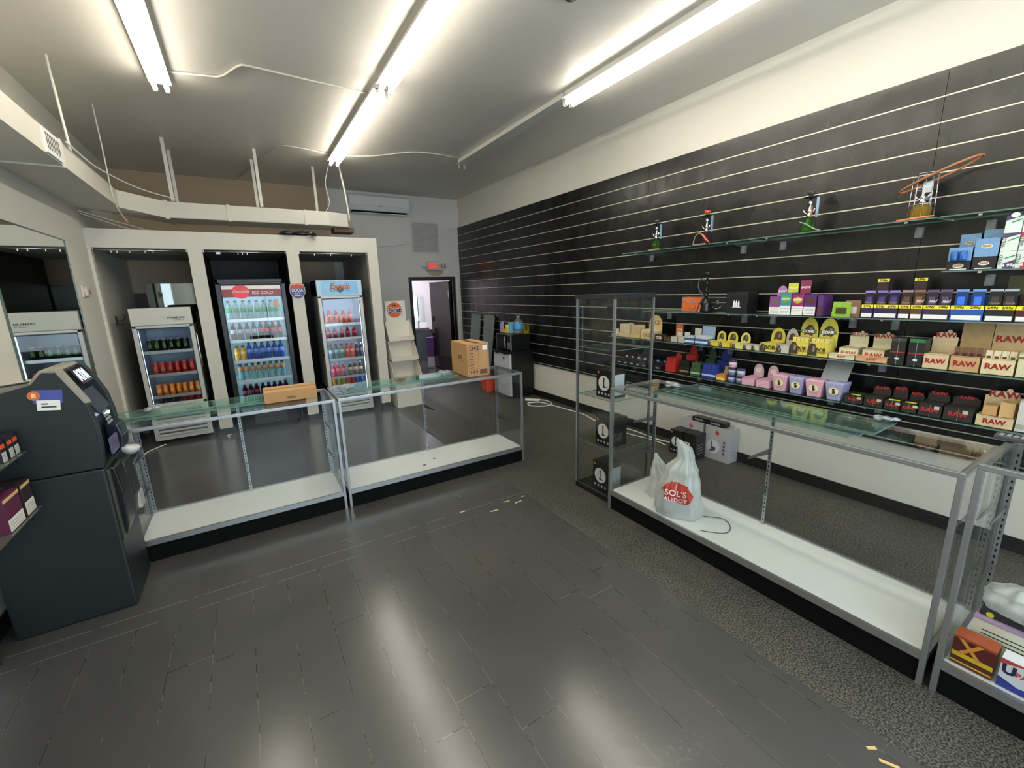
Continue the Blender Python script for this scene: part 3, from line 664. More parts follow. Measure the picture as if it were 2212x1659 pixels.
# shield sign on the middle post
t = thing('shield_sign', 'red and blue highway shield soda sign on the post between coolers', 'sign', (.675, YS - .002, 1.868))
sh = [(0, -.11), (.05, -.09), (.088, -.04), (.09, .03), (.078, .08), (.04, .072), (0, .085), (-.04, .072), (-.078, .08), (-.09, .03), (-.088, -.04), (-.05, -.09)]
MB().prism([(a * 1.07, b * 1.06) for a, b in sh], -.006, 0, 'y').build('backing', PAPER, t)
MB().prism(sh, -.009, -.006, 'y').build('shield', mat((40, 52, 130), .35), t)
MB().prism([(-.09, .03), (.09, .03), (.078, .08), (.04, .072), (0, .085), (-.04, .072), (-.078, .08)], -.011, -.009, 'y').build('red_band', mat((196, 44, 42), .35), t)
text('Exotic', .05, mat((226, 120, 50), .4), t, (0, -.013, .085), shear=.3, bold=.03); text('SODA', .062, PAPER, t, (0, -.0115, .0), sx=.85, bold=.03); text('CO.', .062, PAPER, t, (0, -.0115, -.055), sx=.85, bold=.03)

def can_proto(body, accent, label, grp, loc, tex=None, h=.145, r=.031):
    t = thing('drink_can', label, 'drink can', loc, 0, grp)
    MB().lathe([(r * .8, 0), (r, .008), (r, h - .014), (r * .82, h - .002)], n=12).build('body', mat(body, .25, .3), t)
    MB().lathe([(r * .84, h - .002), (r * .84, h + .001), (r * .6, h)], n=12).build('lid', CHROME, t)
    if accent:
        a = MB()
        for k in (-.35, 0, .35): a.box(k * r - .0028, k * r + .0028, -r - .0012, -r * .93, h * .3, h * (.8 - abs(k) * .4))
        a.build('emblem', mat(accent, .4), t)
    return t
def row(proto, x0, dx, n, y, z, rows=1, dy=.07, first=True, label=None, jit=.003):
    for r_ in range(rows):
        for k in range(n):
            p = (x0 + k * dx + random.uniform(-jit, jit), y + r_ * dy, z)
            if first and r_ == 0 and k == 0: proto.location = p; continue
            dup(proto, p, label=label)
cy1 = 6.73 + .12
p = can_proto((14, 18, 16), (80, 140, 60), 'black energy drink can with green claw mark, top shelf of the left cooler', 'green claw cans on the top shelf of the left cooler', (0, 0, 0))
row(p, -1.04, .071, 6, cy1, 1.166, 2)
p = can_proto((176, 34, 36), (214, 120, 90), 'red energy drink can on the second shelf of the left cooler', 'red cans on the second shelf of the left cooler', (0, 0, 0))
row(p, -1.03, .073, 6, cy1, .876, 2)
p = can_proto((206, 118, 38), (235, 190, 120), 'orange energy drink can on the third shelf of the left cooler', 'orange cans on the third shelf of the left cooler', (0, 0, 0))
row(p, -1.04, .066, 7, cy1, .601, 2)
p = can_proto((34, 44, 34), None, 'dark green can at the bottom left of the left cooler', 'dark green cans at the bottom of the left cooler', (0, 0, 0), h=.125); row(p, -1.04, .075, 3, cy1 + .02, .507)
p = can_proto((170, 36, 40), None, 'red can at the bottom right of the left cooler', 'red cans at the bottom of the left cooler', (0, 0, 0), h=.125); row(p, -.81, .075, 4, cy1 + .02, .507)
def bottle_proto(liquid, cap, lab, labc, grp, h=.215, r=.032, neck=.62, shape='soda', band=(.38, .62), haze=.55):
    t = thing('drink_bottle', lab, 'drink bottle', (0, 0, 0), 0, grp)
    if shape == 'soda': pr = [(r * .85, 0), (r, .01), (r, h * .3), (r * .9, h * .42), (r, h * .55), (r * .9, h * .68), (r * .4, h * .86), (r * .38, h * .93)]
    else: pr = [(r * .9, 0), (r, .01), (r, h * .35), (r * .8, h * .5), (r * .95, h * .6), (r * .9, h * .75), (r * .5, h * .84), (r * .5, h * .92)]
    MB().lathe(pr, n=12).build('bottle', tintp('liquid_%d_%d_%d' % tuple(liquid), liquid, haze), t)
    MB().lathe([(r * .46 if shape == 'soda' else r * .58, h * .9), (r * .46 if shape == 'soda' else r * .58, h)], n=10).build('cap', mat(cap, .4), t)
    if labc: MB().lathe([(r * 1.02, h * band[0]), (r * 1.02, h * band[1])], n=12).build('wrap_label', mat(labc, .4), t)
    return t
y2 = 6.76 + .13; X2 = -.13
p = bottle_proto((190, 215, 205), (38, 60, 44), 'clear soda bottle with green label on the top shelf of the middle cooler', (40, 140, 70), 'green label bottles in the middle cooler', haze=.3, h=.255, r=.036); row(p, X2 - .03, .082, 8, y2, 1.501)
p = bottle_proto((40, 20, 18), (120, 122, 124), 'dark cola bottle with silver label, second shelf of the middle cooler', (170, 168, 170), 'silver label colas in the middle cooler', h=.24, r=.035); row(p, X2 - .02, .08, 4, y2, 1.223)
p = bottle_proto((40, 18, 16), (190, 30, 36), 'dark cola bottle with red label and cap in the middle cooler', (190, 34, 40), 'red label colas in the middle cooler', h=.24, r=.035); row(p, X2 + .30, .076, 4, y2, 1.223)
p = bottle_proto((222, 176, 70), (40, 60, 36), 'yellow juice bottle on the third shelf of the middle cooler', (232, 186, 96), 'yellow juices in the middle cooler', shape='j', haze=.8, h=.2); row(p, X2 - .02, .07, 2, y2, .949)
p = bottle_proto((70, 110, 205), (40, 100, 60), 'blue water bottle on the third shelf of the middle cooler', (110, 140, 220), 'blue water bottles in the middle cooler', haze=.4, h=.24, r=.036); row(p, X2 + .13, .077, 6, y2, .949)
p = bottle_proto((120, 190, 200), (44, 40, 36), 'amber topped bottle on the fourth shelf of the middle cooler', (176, 136, 90), 'amber topped bottles in the middle cooler', shape='j', band=(.55, .82), haze=.5, h=.225, r=.034); row(p, X2 - .01, .073, 8, y2, .676)
p = bottle_proto((44, 26, 34), (30, 30, 34), 'dark bottle with maroon label at the bottom of the middle cooler', (120, 36, 62), 'maroon label bottles in the middle cooler', shape='j', haze=.8, h=.215, r=.034); row(p, X2 + .0, .073, 8, y2, .397)
y3 = 6.69 + .13; X3 = 1.03
p = can_proto((222, 110, 90), None, 'orange red can on the top shelf of the right cooler', 'orange red cans in the right cooler', (0, 0, 0), h=.12); row(p, X3, .066, 6, y3, 1.373)
p = bottle_proto((226, 96, 80), (210, 90, 60), 'orange red bottle behind the cans in the right cooler', (236, 220, 210), 'orange bottles in the right cooler', haze=.7, h=.2); row(p, X3 + .05, .1, 4, y3 + .1, 1.373)
p = bottle_proto((150, 40, 60), (190, 30, 40), 'red bottle on the second shelf of the right cooler', (190, 60, 80), 'red bottles in the right cooler', haze=.6, h=.16); row(p, X3, .09, 5, y3, 1.159)
p = bottle_proto((150, 190, 190), (200, 60, 60), 'pale bottle on the third shelf of the right cooler', (190, 205, 205), 'pale bottles in the right cooler', haze=.4, h=.22); row(p, X3, .078, 3, y3, .853)
p = bottle_proto((232, 110, 100), (200, 60, 60), 'salmon pink bottle on the third shelf of the right cooler', (238, 150, 140), 'salmon bottles in the right cooler', haze=.7, h=.22); row(p, X3 + .235, .07, 2, y3, .853)
p = bottle_proto((90, 90, 100), (220, 220, 225), 'dark grey bottle at right on the third shelf of the right cooler', (120, 110, 110), 'grey bottles in the right cooler', haze=.6, h=.22); row(p, X3 + .375, .062, 2, y3, .853)
p = bottle_proto((214, 80, 100), (230, 210, 220), 'pink bottle on the fourth shelf of the right cooler', (222, 110, 130), 'pink bottles in the right cooler', haze=.7, h=.2); row(p, X3, .07, 3, y3, .581)
p = bottle_proto((120, 110, 110), (220, 220, 225), 'grey bottle with cream label, fourth shelf of the right cooler', (214, 190, 150), 'cream label bottles in the right cooler', haze=.5, h=.2); row(p, X3 + .25, .075, 3, y3, .581)
for k in range(7):
    c_ = ((190, 120, 40), (150, 160, 70), (140, 150, 60), (206, 90, 80), (170, 40, 50), (60, 110, 170), (60, 90, 150))[k]
    cn = ('amber', 'olive', 'moss green', 'coral', 'crimson', 'sky blue', 'dark blue')[k]
    can_proto(c_, None, cn + ' can in the mixed bottom row of the right cooler', 'mixed cans at the bottom of the right cooler', (X3 + k * .066, y3, .451), h=.115)

# ------------------------------------------------------------------ glass showcases (local: x along the front, y depth, front faces -y)
def showcase(loc, rz, L, D, H, label, mids=(.5,), posts_floor=True, slot_n=26, deckz=.16, brackets=()):
    t = thing('glass_showcase', label, 'showcase', loc, rz, 'aluminium framed glass showcases')
    p = .022
    B_(.012, L - .012, .012, D - .02, .0, deckz - .035).build('kick_base', BLK2, t)
    B_(p, L - p, p, D - .012, deckz - .022, deckz).build('deck', DECK, t)
    for x in (0, L - p):
        B_(x, x + p, 0, p, 0, H - p).build('post', ALU, t, .002); B_(x, x + p, D - p, D, 0, H - p).build('post', ALU, t, .002)
    f = MB(); f.box(0, L, 0, p, H - p, H + .002); f.box(0, L, D - p, D, H - p, H + .002); f.box(0, p, p, D - p, H - p, H + .002); f.box(L - p, L, p, D - p, H - p, H + .002)
    f.build('top_frame', ALU, t, .003)
    f = MB(); f.box(p, L - p, -.001, p * .8, deckz - .034, deckz + .003); f.box(p, L - p, D - p, D, deckz - .034, deckz + .01); f.box(0, p, p, D - p, deckz - .034, deckz + .003); f.box(L - p, L, p, D - p, deckz - .034, deckz + .003)
    f.build('deck_frame', ALU, t)
    B_(p * .6, L - p * .6, p * .6, D - p * .6, H - .002, H + .004, 0, side=1).build('top_glass', [GLASS, EDGE], t)
    B_(p, L - p, .006, .011, deckz, H - p, 0, side=1).build('front_glass', [GLASS, EDGE], t)
    for x in (.008, L - .013): B_(x, x + .005, p, D - p, deckz, H - p, 0, side=1).build('side_glass', [GLASS, EDGE], t)
    for fx in mids + (p + .012, L - p - .012):
        x = fx * L if fx < 1 and fx > .1 else fx
        s = MB(); s.box(x - .010, x + .010, D - .034, D - .026, deckz, H - p, 0)
        n = slot_n
        for k in range(n):
            z = deckz + .03 + k * (H - deckz - .08) / n; s.box(x - .003, x + .003, D - .0348, D - .0338, z, z + .014, 1)
        s.build('slotted_standard', [ALU, BLK2], t)
        for bz in ((.42, .70) if not brackets else brackets):
            br_ = MB(); sx_ = x - .0012
            br_.prism([(D - .034, bz * H), (D - .034, bz * H - .04), (D - .30, bz * H - .012), (D - .30, bz * H)], sx_, sx_ + .0024, 'x')
            br_.build('shelf_bracket', ALUD, t)
    return t
s1 = showcase((-.835, 3.6, 0), 0, 1.365, .525, .965, 'empty glass showcase on the left, beside the cash machine')
s2 = showcase((.55, 3.6, 0), 0, 1.79, .525, .965, 'empty glass showcase on the left with the tall carton on top')
s3 = showcase((2.35, 2.36, 0), RZW, 1.965, .53, 1.02, 'long glass showcase at right with shopping bags inside')
s4 = showcase((2.36, .372, 0), RZW, 1.80, .55, 1.072, 'stocked glass showcase at the right edge of the photo', mids=(.2, .6))
# loose glass panes stacked on the cases
def panes(specs, label, grp):
    for (x, y, z, L, D, a, lab) in specs:
        o = MB().box(-L / 2, L / 2, -D / 2, D / 2, 0, .006, 0, side=1).build('glass_shelf', [LOOSE, EDGE]); o.location = (x, y, z); o.rotation_euler.z = a
        tag(o, lab, 'glass shelf', grp)
panes([(-.36, 3.93, .970, 1.0, .25, .02, 'lowest loose glass pane stacked on the left showcase'), (-.40, 3.93, .977, 1.0, .25, .0, 'second lowest loose glass pane on the left showcase'),
       (-.42, 3.95, .984, .98, .25, -.03, 'third loose glass pane on the left showcase'), (-.38, 3.96, .991, 1.0, .25, .015, 'topmost loose glass pane on the left showcase')], '', 'loose glass panes on the left showcase')
panes([(1.17, 3.90, .970, 1.08, .25, .0, 'lowest loose glass pane left of the tall carton'), (1.19, 3.92, .977, 1.02, .25, .02, 'middle loose glass pane left of the tall carton'), (1.21, 3.93, .984, 1.02, .25, -.01, 'topmost loose glass pane left of the tall carton')], '', 'loose glass panes left of the tall carton')
panes([(2.60, 1.45, 1.026, .30, 1.24, .0, 'lowest loose glass pane on the long right showcase'), (2.66, 1.40, 1.033, .28, 1.2, -.04, 'second loose glass pane on the long right showcase'),
       (2.68, 1.34, 1.040, .28, 1.15, .03, 'third loose glass pane on the long right showcase'), (2.70, 1.36, 1.047, .27, 1.2, -.02, 'topmost loose glass pane on the long right showcase')], '', 'loose glass panes on the long right showcase')
def wrapb(loc, label, s=1):
    m = MB()
    for k in range(9): m.lathe([(.0, 0), (.022 * s, .004), (.026 * s, .014), (.0, .022)], (random.uniform(-.05, .05) * s, random.uniform(-.06, .06) * s, random.uniform(0, .012)), 7, sx=random.uniform(.7, 1.6))
    tag(m.build('bubble_wrap', CLEARP, loc=loc), label, 'plastic scrap')
wrapb((1.64, 3.93, .991), 'crumpled clear plastic at the right end of the panes by the tall carton'); wrapb((.68, 3.86, .991), 'clear plastic scraps at the left end of the panes by the tall carton')
wrapb((2.64, 2.02, 1.054), 'clear plastic scrap at the far end of the panes on the long showcase'); wrapb((2.80, .80, 1.054), 'clear plastic scrap at the near end of the panes on the long showcase', .8)
wrapb((-.68, 4.0, .998), 'clear plastic scrap on the panes beside the cash machine', .9)
t = thing('metal_strips', 'short dark metal strips at the end of the left glass panes', 'metal strip', (.075, 4.065, .972), .1)
for k in range(3): B_(-.06, .1, -.03 + k * .022, -.018 + k * .022, 0, .008 + .006 * k).build('strip', ALUD, t)
# small bits on the decks
for (x, y, lab) in ((1.42, 3.84, 'small metal clip lying on the deck right of the middle standard'), (1.28, 3.74, 'small metal clip lying at the front of the carton showcase deck')):
    tag(B_(-.012, .012, -.006, .006, 0, .006).box(-.004, .004, -.012, .012, 0, .004).build('clip', mat((120, 118, 118), .4, .5), loc=(x, y, .163)), lab, 'clip')

# ------------------------------------------------------------------ cartons on the cases
t = thing('cardboard_box', 'flat taped brown cardboard box on the left showcase', 'box', (.235, 3.84, .971), -.02)
B_(-.19, .19, -.07, .17, 0, .088).build('carton', CARD, t, .003)
B_(-.19, .19, .03, .07, .0885, .0895).build('tape', CARDD, t); B_(-.1905, -.1895, .03, .07, .04, .0885).build('tape', CARDD, t)
m = MB(); m.disc((0, -.0705, .03), .035, .0006, sx=1, sz=.3); m.build('printed_logo', mat((120, 88, 58), .6), t)
text('Camel', .022, mat((100, 72, 46), .6), t, (0, -.072, .032), shear=.3) if False else None
t = thing('cardboard_box', 'tall brown cardboard carton marked D42 on the showcase', 'box', (1.77, 3.69, .971), -.03)
B_(0, .235, 0, .40, 0, .325).build('carton', CARD, t, .004)
B_(.095, .14, 0, .40, .3255, .3262).build('tape', mat((92, 62, 40), .5), t)
text('D42', .058, INK, t, (.075, -.002, .275), bold=.01, sx=1)
B_(.165, .215, -.002, -.0002, .255, .30).build('shipping_label', PAPER, t)
pr = MB()
for (a, b, c_, d_) in ((.012, .224, .012, .0135), (.012, .224, .306, .3075), (.012, .0135, .012, .307), (.2225, .224, .012, .307), (.02, .12, .245, .2455), (.12, .121, .075, .245), (.02, .21, .072, .073)): pr.box(a, b, -.0015, -.0002, c_, d_)
for k in range(6): pr.box(.022, .07, -.0015, -.0002, .225 - k * .028, .232 - k * .028); pr.box(.022, .12, -.0015, -.0002, .216 - k * .028, .217 - k * .028)
for k in range(3): pr.prism([(.03 + k * .03, .03), (.045 + k * .03, .03), (.045 + k * .03, .045), (.052 + k * .03, .05), (.0375 + k * .03, .062), (.024 + k * .03, .05), (.03 + k * .03, .045)], -.0015, -.0002, 'y')
pr.box(.13, .21, -.0015, -.0002, .02, .065)
pr.build('printing', mat((96, 68, 44), .6), t)
m = MB()
for k in range(3): m.box(-.0015, -.0002, .14 + k * .03, .155 + k * .03, .16, .2)
m.box(-.0015, -.0002, .1, .15, .14, .146); m.build('side_mark', mat((90, 62, 40), .6), t)

# ------------------------------------------------------------------ cash machine
t = thing('cash_machine', 'dark blue grey cash machine with coin sticker at the left', 'cash machine', (-.78, 3.11, 0))
AM = mat((27, 34, 36), .45, noise=.05, scale=60); AG = mat((146, 142, 132), .4)
W2 = .44
B_(-.51, 0, 0, W2, .0, .88).build('safe_cabinet', AM, t, .012)
side = [(-.51, .885), (.0, .885), (.012, 1.0), (.012, 1.13), (-.005, 1.25), (-.045, 1.36), (-.08, 1.43), (-.15, 1.44), (-.195, 1.385), (-.31, 1.355), (-.51, 1.335)]
for y0 in (0, W2 - .05):
    MB().prism(side, y0, y0 + .05, 'y').build('side_cheek', AM, t, .004)
MB().prism([(-.51, .885), (-.04, .885), (-.03, 1.1), (-.06, 1.28), (-.14, 1.40), (-.31, 1.35), (-.51, 1.33)], .05, W2 - .05, 'y').build('fascia', mat((22, 27, 38), .25), t)
MB().prism([(-.19, 1.37), (-.12, 1.41), (-.10, 1.438), (-.11, 1.452), (-.16, 1.452), (-.215, 1.385)], .02, W2 - .04, 'y').build('hood', AG, t, .006)
MB().prism([(-.10, 1.45), (-.08, 1.455), (.004, 1.26), (-.014, 1.26)], -.006, .05, 'y').build('trim_strip', AG, t, .002)
sg = thing('x', 'x', 'x'); bpy.data.objects.remove(sg)
o = B_(-.10, .10, -.002, .002, -.045, .045).build('lit_sign', mat((12, 18, 30), .2), t); o.location = (-.055, W2 / 2 + .01, 1.385); o.rotation_euler = (math.radians(-28), 0, PI / 2)
text('ATM', .085, mat((215, 235, 250), .4, emit=.7), o, (0, -.0035, 0), bold=.06, sx=.9)
o = B_(-.12, .12, -.002, .002, -.07, .07).build('screen', mat((22, 26, 40), .3), t); o.location = (-.02, W2 / 2, 1.24); o.rotation_euler = (math.radians(-24), 0, PI / 2)
o = MB()
for a in range(4):
    for b2 in range(4): o.box(-.045 + a * .025, -.027 + a * .025, -.004, .0, -.04 + b2 * .022, -.026 + b2 * .022)
o = o.build('keypad', GREYL, t); o.location = (.0, W2 / 2 + .05, 1.12); o.rotation_euler = (math.radians(-12), 0, PI / 2)
B_(-.02, .004, .30, .325, 1.13, 1.145).build('card_slot_light', mat((200, 225, 255), .4, emit=3), t)
MB().prism([(-.03, .895), (.035, .90), (.045, .98), (.03, 1.06), (-.03, 1.07)], .30, W2 + .0, 'y').build('receipt_tray', mat((28, 34, 50), .3), t, .01)
B_(.02, .032, .1, .24, .93, 1.02).build('notice_card', mat((96, 88, 128), .4), t)
MB().prism([(.0, .87), (.03, .86), (.045, .7), (.035, .5), (.015, .44), (.0, .44)], .05, .21, 'y').build('door_panel', mat((16, 18, 20), .3), t, .012)
MB().prism([(.0, .84), (.035, .82), (.045, .6), (.03, .48), (.0, .46)], .24, .42, 'y').build('door_panel', mat((40, 40, 42), .35), t, .012)
B_(.001, .012, .02, .045, .42, .86).build('hinge_strip', mat((70, 68, 62), .4), t)
B_(.032, .05, .33, .43, .48, .58).build('deposit_slot', mat((190, 190, 186), .3), t)
m = MB(); m.lathe([(.05, 0), (.045, .03), (.02, .05)], (0, 0, 0), 8); o = m.build('paper_wad', mat((196, 198, 196), .5), t); o.location = (.06, .33, .90); o.rotation_euler = (PI, .2, 0)
st = B_(-.055, .055, -.004, -.0005, -.0, .07).build('sticker', mat((70, 84, 160), .35), t)
st.location = (-.148, 0, 1.283); st.rotation_euler = (0, .12, 0)
B_(-.042, .045, -.005, -.004, -.038, .016).build('white_card', PAPER, st); MB().disc((-.05, -.005, .04), .024, .001).build('coin_emblem', mat((206, 110, 60), .35), st)
text('B', .03, mat((248, 220, 170), .5), st, (-.05, -.0065, .04), bold=.03)
m = MB(); m.box(-.025, .03, -.006, -.005, -.022, -.016); m.box(-.025, -.0, -.006, -.005, -.006, .0); m.build('print_lines', INK, st)
# ------------------------------------------------------------------ shelves on the left wall (left photo edge)
for z, lab in ((.75, 'lower acrylic shelf at the left edge holding maroon cartons'), (1.055, 'upper acrylic shelf at the left edge holding small dark boxes')):
    t = thing('wall_shelf', lab, 'shelf', (XL, 2.55, z), 0, 'shelves on the left wall by the cash machine')
    B_(.001, .34, -.52, .53, -.006, 0, 0, side=1).build('shelf_board', [mat((84, 84, 82), .2), ALUD], t)
    for y in (-.3, .42): MB().prism([(.001, -.006), (.33, -.006), (.33, -.03), (.001, -.06)], y - .012, y + .012, 'y').build('bracket', BLACK, t)
def bpack(x, y, z, w_, h, d_, body, label, stripe, lab, cat='box', name='cigarillo_box', extra=None, rz=PI / 2, grp=None):
    t = thing(name, lab, cat, (x, y, z), rz, grp)
    B_(-w_ / 2, w_ / 2, 0, d_, 0, h).build('carton', mat(body, .35), t, .001)
    if label: 
        B_(-w_ / 2 * .96, w_ / 2 * .96, -.001, 0, h * .03, h * label[0]).build('warning_label', mat(label[1], .5), t)
        m = MB()
        for k in range(3): m.box(-w_ * .4, w_ * .36, -.0015, -.001, h * label[0] * (.25 + .22 * k), h * label[0] * (.25 + .22 * k) + .0025)
        m.build('print_lines', GREYL, t)
    if stripe: B_(-w_ / 2, w_ / 2, -.001, 0, h * stripe[0], h * stripe[1]).build('stripe', mat(stripe[2], .4), t)
    return t
bpack(-1.055, 3.0, .7505, .105, .17, .12, (52, 40, 44), (.42, (232, 228, 214)), (.86, .95, (222, 190, 120)), 'dark carton with cream warning label, right one on the lower left shelf')
bpack(-1.055, 2.84, .7505, .16, .17, .12, (96, 42, 70), (.36, (236, 234, 224)), (.86, .95, (222, 190, 130)), 'maroon carton with wide white label beside the dark carton at the left edge')
for k, (y, c_) in enumerate(((3.045, 'nearest the cash machine'), (2.985, 'second from the cash machine'), (2.91, 'third from the cash machine'))):
    bpack(-1.06, y, 1.0555, .045, .11, .10, (36, 36, 44), (.45, (196, 198, 186)), (.62, .8, (236, 92, 40)), 'small dark box with orange sticker on the upper left shelf, ' + c_, name='small_box', grp='small boxes on the upper left shelf')
t = thing('headband', 'round black hat lying on cartons on the lower left shelf', 'hat', (-1.2, 2.9, .9215)); MB().lathe([(.10, 0), (.11, .004), (.07, .012), (.06, .04), (.03, .05)], n=18).build('hat', mat((26, 26, 32), .6), t)
t = thing('display_stand', 'chrome legged white stand at the lower left edge', 'stand', (-1.335, 2.74, 0))
B_(-.03, .03, -.2, .2, .05, .3).build('panel', mat((200, 212, 224), .35), t)
for a, b2 in ((.02, .18), (.02, -.18), (-.02, .18), (-.02, -.18)): MB().tube([(a, b2, .07), (a + .02, b2 + .02, .0)], .008).build('leg', CHROME, t)

# ------------------------------------------------------------------ glass tower
t = thing('glass_tower', 'tall narrow glass display tower holding three black boxes', 'showcase', (2.405, 2.385, 0))
TW, TD, TH = .45, .45, 1.735
B_(0, TD, 0, TW, 0, .045).build('base', BLACK, t, .004); B_(-.01, TD + .01, -.01, TW + .01, TH - .035, TH).build('top_cap', mat((40, 42, 44), .3), t, .003)
for x in (0, TD - .018):
    for y in (0, TW - .018): B_(x, x + .018, y, y + .018, .045, TH - .035).build('post', ALU, t)
B_(.005, .010, .018, TW - .018, .05, TH - .04, 0, side=1).build('door_glass', [GLASS, EDGE], t)
B_(TD - .010, TD - .005, .018, TW - .018, .05, TH - .04, 0, side=1).build('side_glass', [GLASS, EDGE], t)
for y in (.005, TW - .010): B_(.018, TD - .018, y, y + .005, .05, TH - .04, 0, side=1).build('side_glass', [GLASS, EDGE], t)
for z in (1.30, .885, .457): B_(.02, TD - .02, .02, TW - .02, z - .006, z, 0, side=1).build('shelf', [GLASS, EDGE], t)
B_(-.012, .004, .02, .07, TH - .12, TH - .09).build('lock', BLACK, t)
def hookbox(x, y, z, w_, d_, h, lab, rz=RZW, side_label=False, seed=0):
    t = thing('hookah_box', lab, 'box', (x, y, z), rz)
    B_(-w_ / 2, w_ / 2, 0, d_, 0, h).build('carton', mat((24, 23, 25), .35), t, .002)
    MB().disc((.0, -.0003, h * .52), w_ * .36, .0008).build('round_window', mat((226, 222, 218), .4), t)
    m = MB(); m.box(-.006, .006, -.0022, -.0012, h * .38, h * .72); m.box(-.012, .012, -.0022, -.0012, h * .36, h * .42); m.box(.0, w_ * .2, -.0022, -.0012, h * .38, h * .40); m.box(-.01, .01, -.0022, -.0012, h * .66, h * .69)
    m.build('pipe_picture', INK, t)
    m = MB()
    for k in range(4): m.disc((-w_ * .33 + k * w_ * .22, -.0003, h * .14), w_ * .055, .0008, 10)
    m.build('icons', mat((200, 205, 214), .4), t)
    B_(-w_ * .42, -w_ * .32, -.0012, 0, h * .85, h * .93).build('sticker', mat((236, 92, 52), .4), t)
    if side_label: B_(w_ / 2, w_ / 2 + .001, .02, d_ * .9, h * .1, h * .85).build('side_label', mat((196, 206, 214), .4, noise=.1, scale=60), t)
    else:
        m = MB()
        for k in range(5): m.box(w_ / 2, w_ / 2 + .0008, .02, d_ * .7, h * (.2 + .06 * k), h * (.2 + .06 * k) + .003)
        m.build('side_print', GREYL, t)
    return t
hookbox(2.47, 2.555, .8855, .18, .16, .235, 'black pipe box on the upper tower shelf', side_label=True)
hookbox(2.47, 2.555, .4575, .18, .19, .255, 'black pipe box with orange sticker on the lower tower shelf')
hookbox(2.46, 2.57, .0455, .19, .17, .255, 'black pipe box standing on the tower base', side_label=True)
# boxes on the floor behind the long case
def greybox(y, lab):
    t = thing('hookah_box', lab, 'box', (3.955, y, 0.001), RZW, 'grey cartons on the floor against the wall')
    B_(-.135, .135, 0, .155, 0, .355).build('carton', mat((178, 177, 180), .5), t, .002)
    MB().prism([(.0, .27), (.02, .285), (.012, .315), (-.002, .3), (-.006, .33), (-.02, .3), (-.024, .28), (-.012, .29)], -.001, 0, 'y').build('flame_logo', mat((206, 52, 44), .4), t)
    MB().disc((-.04, -.0003, .14), .075, .0008).build('round_window', mat((220, 216, 222), .4), t)
    m = MB(); m.box(-.06, -.05, -.002, -.0012, .09, .2); m.box(-.075, -.035, -.002, -.0012, .085, .1); m.disc((-.03, -.0012, .12), .022, .0008, 14); m.build('pipe_picture', mat((84, 78, 96), .4), t)
    m = MB()
    for k in range(4): m.disc((.08, -.0003, .21 - k * .04), .014, .0008, 12)
    m.build('icons', mat((70, 90, 140), .4), t)
    m = MB()
    for k in range(6): m.box(.135, .1358, .03, .1, .26 - k * .035, .265 - k * .035)
    m.build('side_print', GREYL, t)
greybox(2.44, 'grey carton with red flame logo on the floor, nearer the camera'); greybox(2.745, 'grey carton with red flame logo on the floor, nearer the tower')
t = hookbox(3.78, 2.80, .001, .15, .16, .265, 'black pipe box in front of the farther grey carton'); 
t = thing('hookah_box', 'black pipe box with white picture label in front of the nearer grey carton', 'box', (3.78, 2.63, .001), RZW)
B_(-.075, .075, 0, .16, 0, .27).build('carton', mat((24, 23, 25), .35), t, .002); B_(-.05, .0, -.001, 0, .07, .17).build('picture_label', PAPER, t)
B_(-.03, -.02, -.002, -.001, .08, .16).build('pipe_picture', INK, t); B_(-.07, -.058, -.001, 0, .08, .17).build('sticker', PAPER, t)
m = MB()
for k in range(4): m.box(.075, .0758, .03, .12, .06 + k * .03, .066 + k * .03)
m.build('side_print', GREYL, t)
for (y, lab) in ((2.66, 'black case lying on the farther grey carton'), (2.47, 'black case lying on the nearer grey carton')):
    t = thing('carry_case', lab, 'case', (4.02, y, .3565), RZW); B_(-.09, .09, -.05, .05, 0, .05).build('shell', mat((26, 26, 28), .3), t, .004); B_(-.06, .04, -.052, -.05, .015, .035).build('sticker', mat((130, 132, 136), .4), t)
# shopping bags
def film():
    m, N, L, B = nm('white_bag_film'); N.remove(B); out = N['Material Output']
    d = N.new('ShaderNodeBsdfDiffuse'); d.inputs[0].default_value = C8(246, 248, 244)
    tl = N.new('ShaderNodeBsdfTranslucent'); tl.inputs[0].default_value = C8(245, 248, 246)
    g = N.new('ShaderNodeBsdfGlossy'); g.inputs['Roughness'].default_value = .3
    tr = N.new('ShaderNodeBsdfTransparent')
    a = N.new('ShaderNodeMixShader'); a.inputs[0].default_value = .4; L.new(d.outputs[0], a.inputs[1]); L.new(tl.outputs[0], a.inputs[2])
    b = N.new('ShaderNodeMixShader'); b.inputs[0].default_value = .1; L.new(a.outputs[0], b.inputs[1]); L.new(g.outputs[0], b.inputs[2])
    c = N.new('ShaderNodeMixShader'); c.inputs[0].default_value = .12; L.new(b.outputs[0], c.inputs[1]); L.new(tr.outputs[0], c.inputs[2])
    L.new(c.outputs[0], out.inputs[0]); return m
FILM = film()
